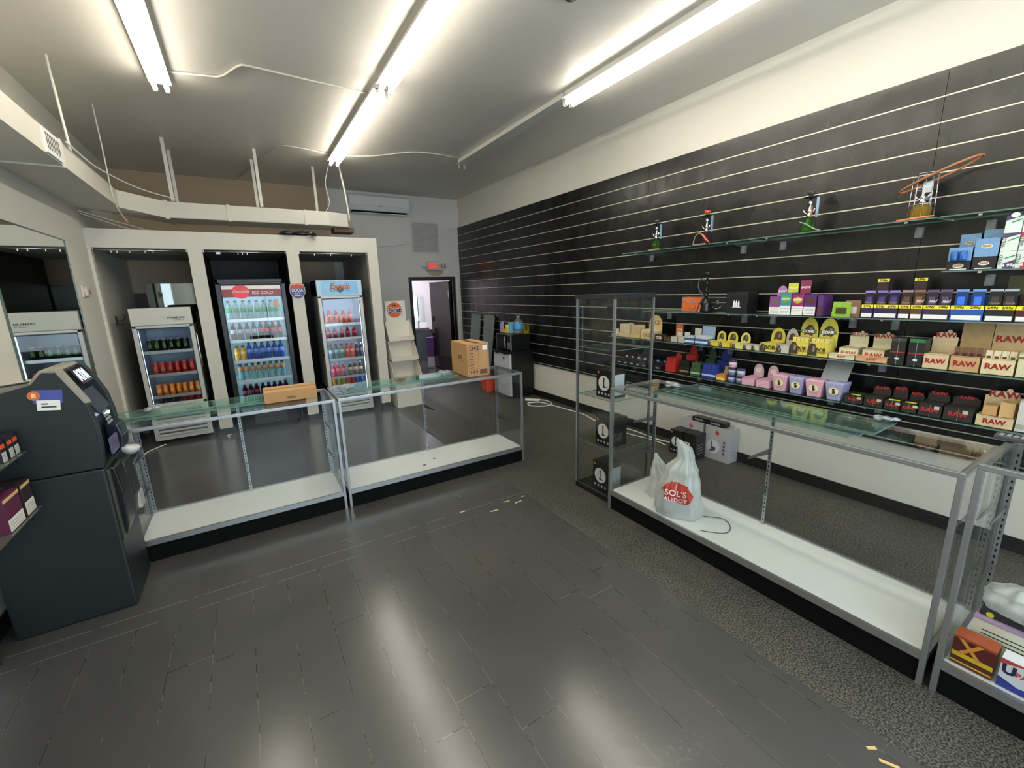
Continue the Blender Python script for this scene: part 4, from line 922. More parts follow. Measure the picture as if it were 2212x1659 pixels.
def bag(loc, rz, prof, seed, name_label, n=56, emblem=True):
    """prof: list of (z, cx, halfwidth, halfdepth, fold)"""
    t = thing('shopping_bag', name_label, 'bag', loc, rz, 'white plastic shopping bags')
    rnd = random.Random(seed); ph = [rnd.uniform(0, 6.28) for _ in range(6)]
    def pt(z, a):
        for i in range(len(prof) - 1):
            if prof[i][0] <= z <= prof[i + 1][0]: break
        q = (z - prof[i][0]) / (prof[i + 1][0] - prof[i][0]); q = max(0, min(1, q)); q = q * q * (3 - 2 * q)
        P_ = [prof[i][k] * (1 - q) + prof[i + 1][k] * q for k in range(5)]
        f = 1 + P_[4] * (.5 * math.sin(7 * a + ph[0] + z * 9) + .35 * math.sin(13 * a + ph[1] - z * 14) + .3 * math.sin(21 * a + ph[2] + z * 22))
        ca, sa = math.cos(a), math.sin(a)
        x = P_[1] + P_[2] * f * math.copysign(abs(ca) ** .8, ca); y = P_[3] * f * math.copysign(abs(sa) ** .8, sa)
        return (x, y, z)
    zs = [prof[0][0] + (prof[-1][0] - prof[0][0]) * k / 40 for k in range(41)]
    m = MB(); v = [pt(z, 2 * PI * k / n) for z in zs for k in range(n)]; f = []
    for j in range(40):
        for k in range(n): f.append((j * n + k, j * n + (k + 1) % n, (j + 1) * n + (k + 1) % n, (j + 1) * n + k))
    f.append(list(range(n))[::-1]); f.append([40 * n + k for k in range(n)])
    m.add(v, f, 0, True); m.build('bag_body', FILM, t)
    return t, pt
b1, pt1 = bag((2.50, 1.80, .162), math.radians(-62), [(0, 0, .15, .10, .05), (.06, .0, .16, .11, .08), (.2, .0, .14, .10, .13), (.33, .01, .10, .075, .22), (.44, .03, .05, .04, .25), (.50, .02, .045, .035, .2), (.56, -.02, .018, .014, .1)], 3, 'large white shopping bag with red and white emblem standing in the case')
def mapped(b, pt, poly, m, name, off):
    mm = MB(); vs = []
    for (u, z) in poly: 
        p_ = pt(z, -PI / 2 + u); vs.append((p_[0], p_[1] - off, p_[2]))
    return vs
em = MB(); NU, NZ = 48, 36; vs = []; fs = []
for j in range(NZ + 1):
    for i in range(NU + 1):
        u = -.75 + 1.5 * i / NU; z = .13 + .14 * j / NZ + u * -.02
        p_ = pt1(z, -PI / 2 + u); vs.append((p_[0] * 1.01, p_[1] - .003, p_[2]))
for j in range(NZ):
    for i in range(NU):
        uu = (i + .5) / NU; vv = (j + .5) / NZ
        if abs(uu - .5) * 1.25 + abs(vv - .5) * .62 < .62: fs.append((j * (NU + 1) + i, j * (NU + 1) + i + 1, (j + 1) * (NU + 1) + i + 1, (j + 1) * (NU + 1) + i))
em.add(vs, fs, 0, True); em.build('emblem', mat((206, 66, 50), .4), b1)
text("SOL'S", .06, PAPER, b1, (.0, -.162, .222), bold=.01, ry=.0); text('ALEDOT', .040, PAPER, b1, (.0, -.163, .175), bold=.01)
for k, (a, b2) in enumerate(((-.04, .14), (.03, .12))):
    pass
sm_ = MB(); sm_.lathe([(.05, 0), (.08, .03), (.06, .08), (.03, .1)], (0, 0, 0), 12); 
tag(B_(-.075, .075, -.05, .05, 0, .15).build('blue_box', mat((120, 160, 190), .5), loc=(2.50, 1.80, .172), rz=math.radians(-62)), 'pale blue pack showing through the large white shopping bag', 'pack')
b2_, _ = bag((2.63, 2.03, .162), math.radians(-70), [(0, 0, .13, .09, .1), (.06, .0, .12, .09, .14), (.16, -.02, .085, .06, .2), (.24, -.05, .045, .035, .3), (.34, -.075, .012, .010, .2)], 9, 'smaller crumpled white shopping bag behind the large one')
B_(-.0, .05, -.09, -.075, .12, .16).build('emblem', mat((206, 66, 50), .4), b2_)
tag(MB().tube(smooth([(2.60, 1.66, .166), (2.68, 1.56, .166), (2.62, 1.47, .166), (2.52, 1.45, .166), (2.42, 1.56, .166)]), .0028, 6).build('thin_cable', mat((84, 80, 92), .4)), 'thin dark cable curling from the bag across the white deck', 'cable')

# ------------------------------------------------------------------ stock in the near case
def facebox(name, lab, x, y, z, w_, d_, h, body, rz=RZW, cat='box', grp=None, bev=.001):
    t = thing(name, lab, cat, (x, y, z), rz, grp); B_(-w_ / 2, w_ / 2, 0, d_, 0, h).build('carton', mat(body, .35), t, bev); return t
t = facebox('supplement_box', 'dark red box with glowing X and yellow letters in the near case', 2.40, .275, .163, .125, .08, .135, (92, 30, 22))
text('X', .10, mat((226, 150, 60), .4), t, (-.01, -.001, .085), bold=.02); B_(-.06, .06, -.001, 0, .04, .06).build('yellow_band', mat((222, 190, 40), .4), t); B_(-.06, .06, -.001, 0, .012, .018).build('yellow_band', mat((222, 190, 40), .4), t)
B_(-.062, .062, -.001, .08, .125, .1355).build('orange_edge', mat((168, 78, 40), .4), t)
for k, (y, lab) in enumerate(((.145, 'white and blue U PASS box beside the dark red box'), (.03, 'white and blue U PASS box at the right photo edge'))):
    t = facebox('test_kit_box', lab, 2.40, y, .163, .11, .07, .13, (232, 234, 238), grp='white and blue boxes in the near case')
    text('U', .055, mat((34, 36, 84), .4), t, (-.03, -.001, .085), bold=.05); text('PASS', .03, mat((206, 84, 70), .4), t, (.018, -.001, .08), bold=.03)
    MB().prism([(-.055, .0), (.055, .0), (.055, .035), (.0, .025), (-.055, .045)], -.001, 0, 'y').build('blue_wave', mat((44, 60, 150), .35), t)
    MB().prism([(-.055, .128), (.03, .128), (-.055, .105)], -.001, 0, 'y').build('red_corner', mat((200, 70, 70), .4), t)
t = facebox('flat_carton', 'cream carton with lilac edges behind the U PASS boxes', 2.50, .16, .163, .30, .2, .20, (222, 220, 196))
m = MB()
for k in range(3): m.box(-.12, .11, -.001, 0, .15 - k * .018, .154 - k * .018)
m.build('print_lines', INK, t); B_(-.15, .15, -.001, .2, .19, .2005).build('lilac_edge', mat((176, 150, 180), .4), t)
t = facebox('flat_carton', 'black flat box with yellow dots under the crumpled bag', 2.53, .16, .364, .28, .16, .025, (34, 32, 36)); MB().disc((-.11, -.0003, .012), .012, .0008, 12).build('yellow_dot', mat((214, 200, 40), .4), t)
b3_, _ = bag((2.60, .13, .391), RZW, [(0, 0, .17, .07, .06), (.04, 0, .18, .08, .1), (.08, -.01, .15, .06, .15), (.12, -.05, .06, .03, .3)], 21, 'crumpled white bag with pink and grey stripes on the near case stock')
for k, c_ in enumerate(((110, 104, 118), (206, 120, 170), (90, 88, 96))): B_(-.04 - .0 * k, .05, -.095 + .006 * k, -.088 + .006 * k, .02 + k * .02, .035 + k * .02).build('printed_stripe', mat(c_, .4), b3_)
t = thing('remote_control', 'dark grey remote control lying on the near case corner', 'remote control', (2.80, .30, 1.079), RZW)
B_(-.11, .11, -.03, .03, 0, .02).build('shell', mat((70, 70, 74), .4), t, .005)
m = MB()
for k in range(9):
    for j in range(3): m.box(-.095 + k * .021, -.082 + k * .021, -.02 + j * .015, -.011 + j * .015, .02, .0225)
m.build('buttons', mat((150, 150, 154), .4), t)

# ------------------------------------------------------------------ shelves on the slatwall
def wshelf(y0, y1, z, label, depth=.30, brs=None, grp='glass shelves on the slatwall'):
    t = thing('glass_shelf', label, 'shelf', (W - .026, (y0 + y1) / 2, z), 0, grp); h = (y0 - y1) / 2
    B_(-depth, 0, -h, h, -.008, 0, 0, side=1).build('shelf_pane', [SHG, EDGE], t)
    for y in (brs or (-h * .75, h * .75)):
        m = MB(); m.prism([(-.001, -.009), (-depth * .94, -.009), (-depth * .94, -.016), (-.001, -.05)], y - .0015, y + .0015, 'y', 0)
        m.box(-.03, -.001, y - .02, y + .02, -.10, -.03, 1); m.box(-depth * .96, -depth * .90, y - .008, y + .008, -.02, -.0085, 0)
        m.build('bracket', [CHROME, CLEARP], t)
    return t
SHG = glassmat('shelf_glass', (.78, .84, .81), 1.5, .03, .02, (.6, .7, .66))
ZA, ZA2, ZB, ZCC, ZD = 2.165, 1.83, 1.52, 1.20, .875
for y0, y1, w_ in ((3.66, 2.22, 'under the small green pipe'), (2.20, 1.0, 'under the tall green pipe'), (.98, -.4, 'under the right edge pipe')):
    wshelf(y0, y1, ZA, 'high glass shelf ' + w_)
wshelf(.93, -.4, ZA2, 'upper right glass shelf holding the light blue boxes')
for y0, y1, w_ in ((3.34, 2.19, 'holding the orange case and black cube'), (2.17, 1.36, 'holding the purple cartons'), (1.34, .2, 'holding the pouches with yellow price strips')): wshelf(y0, y1, ZB, 'eye level glass shelf ' + w_)
for y0, y1, w_ in ((3.86, 2.62, 'holding the beige cone boxes'), (2.60, 1.40, 'holding the yellow boxes'), (1.38, .2, 'holding the kraft cartons')): wshelf(y0, y1, ZCC, 'middle glass shelf ' + w_)
for y0, y1, w_ in ((3.82, 2.62, 'holding the small black trays'), (2.60, 1.38, 'holding the pink tapered boxes'), (1.36, .2, 'holding the black and red cartons')): wshelf(y0, y1, ZD, 'lowest glass shelf ' + w_)
XS = 3.83
def tray(y0, y1, z, h, d_, body, lab, txt=None, tc=(150, 30, 30), header=None, hcol=None, htxt=None, packs=None, grp=None, x=XS, hshape='rect', ts=.6, name='display_box', face=False, band=None):
    """open counter display box; header=(w0,w1,ztop) fractions of width and absolute height"""
    w_ = abs(y0 - y1); t = thing(name, lab, 'box', (x, (y0 + y1) / 2, z + .0005), RZW, grp)
    b = MB(); q = .0025
    b.box(-w_ / 2, w_ / 2, 0, q, 0, h); b.box(-w_ / 2, w_ / 2, d_ - q, d_, 0, h); b.box(-w_ / 2, -w_ / 2 + q, q, d_ - q, 0, h); b.box(w_ / 2 - q, w_ / 2, q, d_ - q, 0, h); b.box(-w_ / 2, w_ / 2, 0, d_, 0, q)
    if not packs: b.box(-w_ / 2, w_ / 2, 0, d_, h - .006, h - .004)
    b.build('tray', prod(body), t)
    if packs:
        n, pc, ph = packs; m = MB(); pw = (w_ - .01) / n
        for k in range(n): m.box(-w_ / 2 + .005 + k * pw + .002, -w_ / 2 + .005 + (k + 1) * pw - .002, .006, d_ * .8, .004, h + ph)
        m.build('packs', prod(pc), t)
    if header:
        a, b2, zt = header; xa, xb = -w_ / 2 + a * w_, -w_ / 2 + b2 * w_; mcol = prod(hcol or body); cxm = (xa + xb) / 2; hw = (xb - xa) / 2
        if hshape == 'oval': poly = [(cxm + hw * math.cos(k * PI / 9), h + (zt - h) * .35 + (zt - h) * .65 * math.sin(k * PI / 9)) for k in range(10)] + [(xa, h * .6), (xb, h * .6)]
        elif hshape == 'logo': poly = [(xb, h * .6), (xb, h + (zt - h) * .68), (xb - hw * .2, h + (zt - h) * .68), (xb - hw * .2, h + (zt - h) * .86), (cxm + hw * .4, h + (zt - h) * .88)] + [(cxm + hw * .25 + hw * .2 * math.cos(k * PI / 5), h + (zt - h) * (.88 + .12 * math.sin(k * PI / 5))) for k in range(6)] + [(xa + hw * .2, h + (zt - h) * .86), (xa + hw * .2, h + (zt - h) * .68), (xa, h + (zt - h) * .68), (xa, h * .6)]
        else: poly = [(xb, h * .6), (xb, zt), (xa, zt), (xa, h * .6)]
        MB().prism(poly, d_ - .004, d_ - .001, 'y').build('header_card', mcol, t)
        if htxt: text(htxt, min((xb - xa) * .36, (zt - h) * .5), mat(tc, .5), t, (cxm, d_ - .0055, h + (zt - h) * (.74 if hshape == 'logo' else .5)), bold=.03)
        if face: 
            zc_ = h + (zt - h) * .45; MB().prism([(cxm - hw * .62, zc_ - hw * .7), (cxm - hw * .2, zc_ - hw * .55), (cxm + hw * .3, zc_ - hw * .75), (cxm + hw * .62, zc_ - hw * .4), (cxm + hw * .55, zc_ + hw * .25), (cxm + hw * .25, zc_ + hw * .62), (cxm - hw * .15, zc_ + hw * .6), (cxm - hw * .5, zc_ + hw * .2)], d_ - .0052, d_ - .004, 'y').build('portrait_print', mat((72, 62, 50), .5, noise=.5, scale=60), t); MB().prism([(cxm + hw * .02, zc_ - hw * .2), (cxm + hw * .22, zc_ - hw * .32), (cxm + hw * .36, zc_ - hw * .1), (cxm + hw * .34, zc_ + hw * .3), (cxm + hw * .1, zc_ + hw * .34)], d_ - .0062, d_ - .0052, 'y').build('portrait_print', mat((146, 126, 100), .5, noise=.3, scale=90), t)
    if txt: text(txt, min(h * ts, w_ * .9 / max(1, len(txt)) * 1.15), mat(tc, .5), t, (.0 if not face else w_ * .12, -.001, h * .5), bold=.04)
    if face:
        a_ = -w_ * .33; MB().prism([(a_ - h * .3, h * .06), (a_ + h * .3, h * .06), (a_ + h * .28, h * .5), (a_ + h * .12, h * .9), (a_ - h * .12, h * .92), (a_ - h * .3, h * .55)], -.001, -.0002, 'y').build('portrait_print', mat((64, 56, 46), .5, noise=.5, scale=80), t); MB().prism([(a_ + h * .0, h * .35), (a_ + h * .14, h * .32), (a_ + h * .16, h * .7), (a_ + h * .02, h * .74)], -.0018, -.001, 'y').build('portrait_print', mat((150, 130, 104), .5), t)
    if band: B_(-w_ / 2, w_ / 2, -.0008, 0, h * band[0], h * band[1]).build('band', mat(band[2], .45), t)
    return t
BEI = (226, 200, 150); YEL = (232, 214, 70); CRM = (232, 222, 180); KRF = (206, 170, 116); BLK = (34, 32, 34)
# --- middle shelf
tray(3.84, 3.76, ZCC, .03, .05, (226, 222, 190), 'small pale tray at the far left end of the middle shelf', header=(.1, .9, .09))
tray(3.72, 3.56, ZCC, .055, .12, BEI, 'beige tray of upright cone packs, left one behind the tower glass', packs=(6, (232, 214, 170), .10), header=(.3, .7, .165))
tray(3.54, 3.40, ZCC, .055, .12, (220, 186, 124), 'tan tray of upright cone packs next to the notched header', packs=(6, (222, 192, 136), .095))
tray(3.38, 3.20, ZCC, .09, .14, (222, 190, 126), 'tan box with tall notched header at the tower edge', packs=(4, (236, 220, 180), .02), header=(.0, 1, .27), hshape='oval', htxt='OCB', tc=(150, 110, 60), txt='OCB')
tray(3.18, 3.08, ZCC, .065, .08, (74, 48, 32), 'small dark brown box with white letters on the middle shelf', txt='OCB', tc=(236, 230, 220))
tray(3.06, 2.97, ZCC, .05, .20, (80, 56, 40), 'brown flat tray with orange header card', header=(.0, 1, .175), hcol=(222, 112, 44), htxt='OCB', tc=(240, 236, 226))
for y, l_ in ((2.93, 'left'), (2.84, 'right')): tray(y + .04, y - .035, ZCC, .06, .1, (196, 192, 180), l_ + ' of two small grey boxes on the middle shelf', header=(.1, .95, .105), hcol=(206, 204, 196))
tray(2.80, 2.69, ZCC, .06, .12, (56, 96, 160), 'left blue tray with white top on the middle shelf', txt='ZEUS' if False else None, packs=(4, (196, 206, 216), .02), header=(.3, 1, .15), hcol=(206, 200, 186), band=(.3, .6, (220, 228, 236)))
tray(2.68, 2.54, ZCC, .06, .12, (56, 96, 160), 'right blue tray with tall pale header on the middle shelf', packs=(5, (206, 214, 222), .03), header=(.0, 1, .18), hcol=(150, 176, 206), band=(.3, .6, (220, 228, 236)))
for (a, b, l_, c_) in ((2.53, 2.43, 'first', YEL), (2.42, 2.31, 'second', YEL), (2.29, 2.19, 'third', (232, 222, 120))):
    tray(a, b, ZCC, .05, .13, c_, l_ + ' low yellow tray with portrait header from the left', header=(.1, 1, .14), face=True, hshape='oval')
for (a, b, l_) in ((2.18, 2.11, 'left'), (2.10, 2.04, 'right')): tray(a, b, ZCC, .045, .12, (222, 214, 176), l_ + ' small cream tray between the yellow ones', face=True)
tray(2.03, 1.90, ZCC, .075, .15, YEL, 'yellow BOB box with wide oval portrait header', txt='BOB', tc=INK and (40, 34, 20), header=(.1, 1, .20), face=True, hshape='oval')
tray(1.89, 1.79, ZCC, .07, .15, (208, 204, 188), 'grey box with wide oval portrait header', header=(.0, .95, .20), face=True, hshape='oval')
for (a, b, l_) in ((1.78, 1.65, 'left'), (1.64, 1.51, 'right')):
    t = tray(a, b, ZCC, .115, .13, YEL, l_ + ' tall yellow BOB box with arched CONE header', txt='BOB', tc=(40, 34, 20), header=(.05, 1.05, .30), htxt=None, face=True, hshape='oval', packs=(4, (240, 222, 110), .03), ts=.3)
    text('MARLEY', .022, mat((50, 44, 26), .5), t, (.015, -.001, .035), bold=.02); text('CONE', .03, PAPER, t, (0, .1232, .185), bold=.06)
    B_(-.06, .06, .1255, .1262, .17, .20).build('stripe', mat((90, 130, 70), .5), t)
tray(1.50, 1.335, ZCC, .04, .06, CRM, 'flat cream box with small red letters on the middle shelf', txt='RAW', tc=(170, 60, 50))
tray(1.325, 1.14, ZCC, .04, .06, (222, 170, 120), 'flat orange tan box with red letters on the middle shelf', txt='RAW', tc=(180, 50, 44))
tray(1.46, 1.34, ZCC, .085, .14, CRM, 'cream open box with stepped RAW header behind the flat box', header=(.1, 1.1, .205), htxt='RAW', tc=(176, 90, 80), hshape='logo', x=XS + .065, txt='RAW')
tray(1.31, 1.18, ZCC, .085, .14, CRM, 'cream open box with stepped RAW header behind the orange tan box', header=(.1, 1.1, .205), htxt='RAW', tc=(176, 60, 56), hshape='logo', x=XS + .065, txt='RAW')
for (a, b, l_, g_) in ((1.13, 1.05, 'left', (60, 60, 60)), (1.035, .95, 'right', (40, 110, 60))):
    t = tray(a, b, ZCC, .19, .10, (34, 35, 36), l_ + ' of two tall black cartons with a red band', band=(.45, .5, (150, 40, 40)))
    B_(-.001, .001, -.0012, -.0004, 0, .19).build('centre_line', mat((170, 165, 150), .5), t); B_(-.01, .012, -.0014, -.0004, .04, .052).build('price_tag', PAPER, t); B_(-.04, .04, -.001, -.0002, .165, .19).build('top_band', mat(g_, .5), t)
tray(.955, .83, ZCC, .10, .14, LK if False else (226, 200, 150), 'kraft RAW box with small round topped header, left of the pouch boxes', txt='RAW', header=(.02, 1.0, .25), htxt='RAW', hshape='logo')
t = tray(.82, .69, ZCC, .10, .15, (210, 166, 110), 'tan RAW box of brown pouches with tall kraft lid', txt='RAW', header=(.0, 1.1, .31), hcol=(190, 152, 96))
t2 = tray(.68, .545, ZCC, .10, .15, (232, 214, 160), 'pale RAW box of cream pouches with tall lid', txt='RAW', header=(.0, 1.1, .31), hcol=(206, 172, 112), htxt='RAW')
def pouch(y, z, w_, h, c_, lab, grp, x, lbl=None, top=None, name='pouch'):
    t = thing(name, lab, 'pouch', (x, y, z), RZW, grp)
    m = MB(); m.hexa([(-w_ / 2, -.008, 0), (w_ / 2, -.008, 0), (w_ / 2, .008, 0), (-w_ / 2, .008, 0), (-w_ / 2 * .95, -.001, h), (w_ / 2 * .95, -.001, h), (w_ / 2 * .95, .001, h), (-w_ / 2 * .95, .001, h)])
    m.build('pouch_body', prod(c_, .28, .4, 70), t, .0008)
    if lbl: B_(-w_ * .28, w_ * .28, -.0095, -.005, h * .2, h * .62).build('pouch_label', mat(lbl, .4), t)
    if top: B_(-w_ / 2, w_ / 2, -.0035, .0035, h * .88, h * 1.0).build('seal', mat(top, .4), t)
    return t
for k in range(4): pouch(.80 - k * .033, ZCC + .06, .03, .095, (120, 84, 56), 'brown pouch standing in the tan kraft box', 'brown pouches in the tan kraft box', XS + .03, (70, 34, 30))
for k in range(4): pouch(.66 - k * .033, ZCC + .06, .03, .085, (226, 214, 176), 'cream pouch standing in the pale kraft box', 'cream pouches in the pale kraft box', XS + .03, (110, 44, 44))
tray(.535, .43, ZCC, .145, .12, (222, 216, 170), 'cream box with dark bands at the right end of the middle shelf', band=(.75, .85, (110, 104, 70)))
# --- lowest shelf
for k in range(7):
    y = 3.70 - k * .095
    t = tray(y + .04, y - .04, ZD, .045, .13, (36, 36, 42), 'small black tray with pale oval header on the lowest shelf', header=(.0, 1, .10), hshape='oval', grp='small black trays on the lowest shelf')
    MB().disc((0, .1255, .075), .02, .001, 12, sz=.6).build('logo_oval', mat((190, 186, 180) if k < 4 else (110, 140, 200), .4), t); B_(-.02, .02, -.001, 0, .015, .025).build('logo_bar', mat((180, 180, 184), .4), t)
RED = (206, 38, 34)
tray(3.02, 2.90, ZD, .085, .13, RED, 'red tray with red packs and round header on the lowest shelf', packs=(3, RED, .07), header=(.2, .9, .2), hshape='oval', txt=None)
tray(2.87, 2.76, ZD, .19, .05, (196, 36, 32), 'tall red box with gold letters behind the red tray', x=XS + .14, header=(.1, .9, .28), hshape='oval', band=(.5, .7, (190, 140, 60)))
for (a, b, c_, n_, ac) in ((2.84, 2.73, (30, 30, 26), 'black', (140, 126, 70)), (2.71, 2.60, (60, 92, 56), 'green', (170, 190, 150)), (2.58, 2.43, (40, 64, 160), 'blue', (190, 200, 230))):
    tray(a, b, ZD, .085, .13, c_, n_ + ' tray of packs beside the red tray', packs=(3, c_, .055), band=(.3, .5, ac))
    tray(a - .03, b - .02, ZD, .16, .05, c_, 'tall %s box with arched top behind the %s tray' % (n_, n_), x=XS + .2, header=(.1, .9, .27), hshape='oval', band=(.25, .4, (226, 226, 220)))
tray(2.42, 2.34, ZD, .06, .10, (226, 150, 50), 'small orange and yellow box beside the jars', band=(.1, .5, (236, 214, 90)), header=(.3, 1, .13), hcol=(206, 186, 90))
def jar(y, z, c_, l_, h=.07):
    t = thing('round_jar', l_, 'jar', (XS + .045, y, z), 0, 'round jars on the lowest shelf'); MB().lathe([(.033, 0), (.035, .004), (.035, h - .018)], n=18).build('jar_body', mat(c_, .35), t)
    MB().lathe([(.036, h - .018), (.036, h - .002), (.033, h)], n=18).build('lid', mat((60, 56, 62), .4), t); MB().lathe([(.0355, h * .2), (.0355, h * .6)], n=18).build('jar_label', mat(tuple(int(v * .6 + 90) for v in c_), .4), t)
jar(2.29, ZD, (96, 112, 170), 'blue jar at the bottom of the three jar stack'); jar(2.29, ZD + .0705, (120, 126, 176), 'lilac jar in the middle of the three jar stack'); jar(2.29, ZD + .141, (226, 170, 196), 'pink jar on top of the three jar stack')
jar(2.205, ZD, (116, 112, 150), 'lower jar of the two jar stack'); jar(2.205, ZD + .0705, (150, 150, 186), 'upper jar of the two jar stack')
PNK = (236, 176, 200); LIL = (168, 166, 214)
for (a, b, l_) in ((2.165, 2.055, 'first'), (2.035, 1.925, 'second')):
    t = tray(a, b, ZD, .07, .16, PNK, l_ + ' pink low box with round topped header on the lowest shelf', header=(.15, 1, .185), hshape='oval', hcol=(240, 190, 208))
    MB().disc((.008, .154, .125), .026, .001, 14).build('picture_oval', mat((240, 236, 214), .4), t)
for k, (a, b, c_, l_) in enumerate(((1.90, 1.78, PNK, 'first pink tapered tub, next to the pink low boxes'), (1.765, 1.655, LIL, 'first lilac tapered tub, between the pink ones'), (1.64, 1.51, PNK, 'second pink tapered tub, left of the last lilac one'), (1.495, 1.375, LIL, 'second lilac tapered tub beside the black cartons'))):
    t = thing('tapered_tub', l_, 'box', (XS, (a + b) / 2, ZD + .0005), RZW, 'pink and lilac tapered tubs on the lowest shelf'); w_ = (a - b) / 2; q = .72
    MB().hexa([(-w_ * q, .01, 0), (w_ * q, .01, 0), (w_ * q, .12, 0), (-w_ * q, .12, 0), (-w_, 0, .125), (w_, 0, .125), (w_, .14, .125), (-w_, .14, .125)]).build('tub', prod(c_), t)
    B_(-w_, w_, 0, .14, .125, .137).build('lid', mat(tuple(min(255, v + 12) for v in c_), .45), t, .002)
    MB().disc((0, -.001, .07), .034, .002, 16, sz=.85).build('picture_oval', mat((232, 228, 170), .4), t); MB().prism([(-.008, .05), (.010, .05), (.014, .066), (.004, .076), (.008, .088), (-.002, .094), (-.012, .086), (-.008, .07)], -.004, -.003, 'y').build('figure_print', mat((70, 50, 50), .5), t)
m = MB(); m.prism([(0, 0), (.10, .155), (.105, .155), (.005, -.004)], -.09, .09, 'x'); tag(m.build('plastic_lid', SHEET, loc=(XS + .06, 1.47, ZD + .143), rz=RZW), 'grey translucent plastic lid leaning behind the tapered tubs', 'lid')
bl_ = [(1.355, 1.245, .065, None), (1.235, 1.125, .075, .14), (1.115, 1.03, .07, .16), (1.02, .94, .07, .13), (.93, .815, .09, .155), (.805, .67, .09, .15)]
dsc = ['first from the lilac tub', 'second from the lilac tub', 'third from the lilac tub', 'fourth from the lilac tub', 'second from the big kraft box', 'next to the big kraft box']
for k, (a, b, h_, hh) in enumerate(bl_):
    t = tray(a, b, ZD, h_, .14, (46, 46, 40), 'black carton with red RAW letters on the lowest shelf, ' + dsc[k], txt='RAW', tc=(176, 40, 40), header=(.05, 1, hh) if hh else None, hcol=(52, 44, 42), htxt='RAW' if hh else None, ts=.45, hshape='logo', grp='black and red cartons on the lowest shelf')
    B_(-.0008, .0008, -.0012, -.0004, 0, h_).build('centre_line', mat((150, 146, 120), .5), t); B_(.02, .045, -.0014, -.0004, h_ * .6, h_ * .85).build('price_tag', mat((190, 188, 176), .5), t)
    if k in (0, 2, 3): B_(-.03, .03, .03, .045, h_ - .004, h_ + .001).build('lime_sticker', mat((200, 220, 40), .4), t)
t = tray(.655, .50, ZD, .07, .13, (222, 200, 150), 'big kraft RAW box with open front and stepped header', header=(.0, 1.02, .23), htxt='RAW', hshape='logo', txt='RAW')
B_(-.06, .0, .02, .1, .07, .13).build('inner_pack', mat((190, 150, 100), .5), t); B_(.01, .07, .02, .1, .07, .16).build('inner_pack', mat((200, 166, 114), .5), t)
tray(.49, .40, ZD, .19, .12, (214, 210, 200), 'white box at the right end of the lowest shelf', band=(.1, .25, (170, 165, 150)))
# --- eye level shelf
def case_(y, c_, lab, d_=.12):
    t = thing('hard_case', lab, 'case', (XS + .08, y, ZB + .001), RZW, 'silver edged hard cases on the eye level shelf'); w_, h = .118, .145
    B_(-w_, w_, 0, d_, 0, h).build('shell', mat(c_, .4), t, .003)
    m = MB(); e = .006
    for s in (-1, 1):
        m.box(s * w_ - (e if s > 0 else 0) , s * w_ + (0 if s > 0 else e), -.002, 0, 0, h); m.box(-w_, w_, -.002, 0, (0 if s < 0 else h - e), (e if s < 0 else h))
        m.box(s * w_ - (e if s > 0 else 0) , s * w_ + (0 if s > 0 else e), 0, d_, h, h + .002)
    m.box(-w_, w_, -.002, 0, h * .62, h * .66); m.build('metal_edging', ALU, t)
    MB().tube(smooth([(-.04, -.003, .06), (-.035, -.02, .045), (0, -.024, .036), (.035, -.02, .045), (.04, -.003, .06)]), .004).build('handle', CHROME, t)
    B_(-.012, .012, -.006, -.002, .085, .115).build('latch', CHROME, t); B_(-.095, -.08, -.004, -.002, .08, .11).build('lock_plate', CHROME, t)
case_(2.80, (224, 110, 52), 'orange hard case with silver edges and handle'); case_(2.515, (34, 34, 36), 'black hard case with silver edges behind the black pipe')
t = thing('cooler_bag', 'black cube bag with white crown logo on the eye level shelf', 'bag', (XS, 2.28, ZB + .001), RZW)
B_(-.10, .10, 0, .17, 0, .19).build('bag_body', mat((22, 22, 24), .45, bump=.2, scale=14), t, .006); B_(-.102, .102, -.003, .173, .165, .172).build('piping', mat((40, 40, 42), .5), t)
m = MB()
for k in range(3): m.prism([(-.03 + k * .022, .06), (-.014 + k * .022, .06), (-.014 + k * .022, .10), (-.022 + k * .022, .122), (-.03 + k * .022, .10)], -.002, -.0005, 'y')
m.prism([(-.04, .055), (.045, .055), (.038, .062), (-.033, .062)], -.002, -.0005, 'y'); m.build('crown_logo', PAPER, t)
sw = [(1.943, (150, 66, 150), .155, .24, 'leftmost purple carton with white label and round header'), (1.86, (70, 150, 170), .185, .26, 'turquoise carton with rainbow front'), (1.766, (160, 40, 110), .175, .28, 'magenta carton with maroon header'), (1.676, (92, 42, 120), .17, None, 'deep purple carton with brown sticks picture')]
for k, (y, c_, h_, hh, l_) in enumerate(sw):
    t = tray(y + .043, y - .043, ZB, h_, .11, c_, l_ + ' on the eye level shelf', header=(.05, .95, hh) if hh else None, hcol=((190, 120, 190), (226, 214, 60), (150, 50, 90))[k] if hh else None, hshape='oval' if k == 0 else 'rect')
    B_(-.042, .042, -.001, 0, .004, h_ * .42).build('warning_label', PAPER, t)
    m = MB()
    for j in range(4): m.box(-.034, .034, -.0015, -.001, .018 + j * .012, .0205 + j * .012)
    m.build('print_lines', GREYL, t)
    MB().disc((0, -.0003, h_ * .7), .032, .0008, 14, sz=.8).build('round_badge', mat(((110, 96, 100), (110, 170, 60), (200, 170, 60), (90, 50, 44))[k], .4), t)
    if hh: text('SHOW', .022, PAPER, t, (0, .1045, h_ + (hh - h_) * .45), bold=.04, shear=.2)
    if k in (1, 2): text('SHOW', .021, PAPER, t, (0, -.002, h_ * .72), bold=.04)
tray(1.62, 1.585, ZB, .16, .16, (100, 50, 130), 'purple carton side beside the sticks picture carton', band=(.1, .5, (84, 50, 60)))
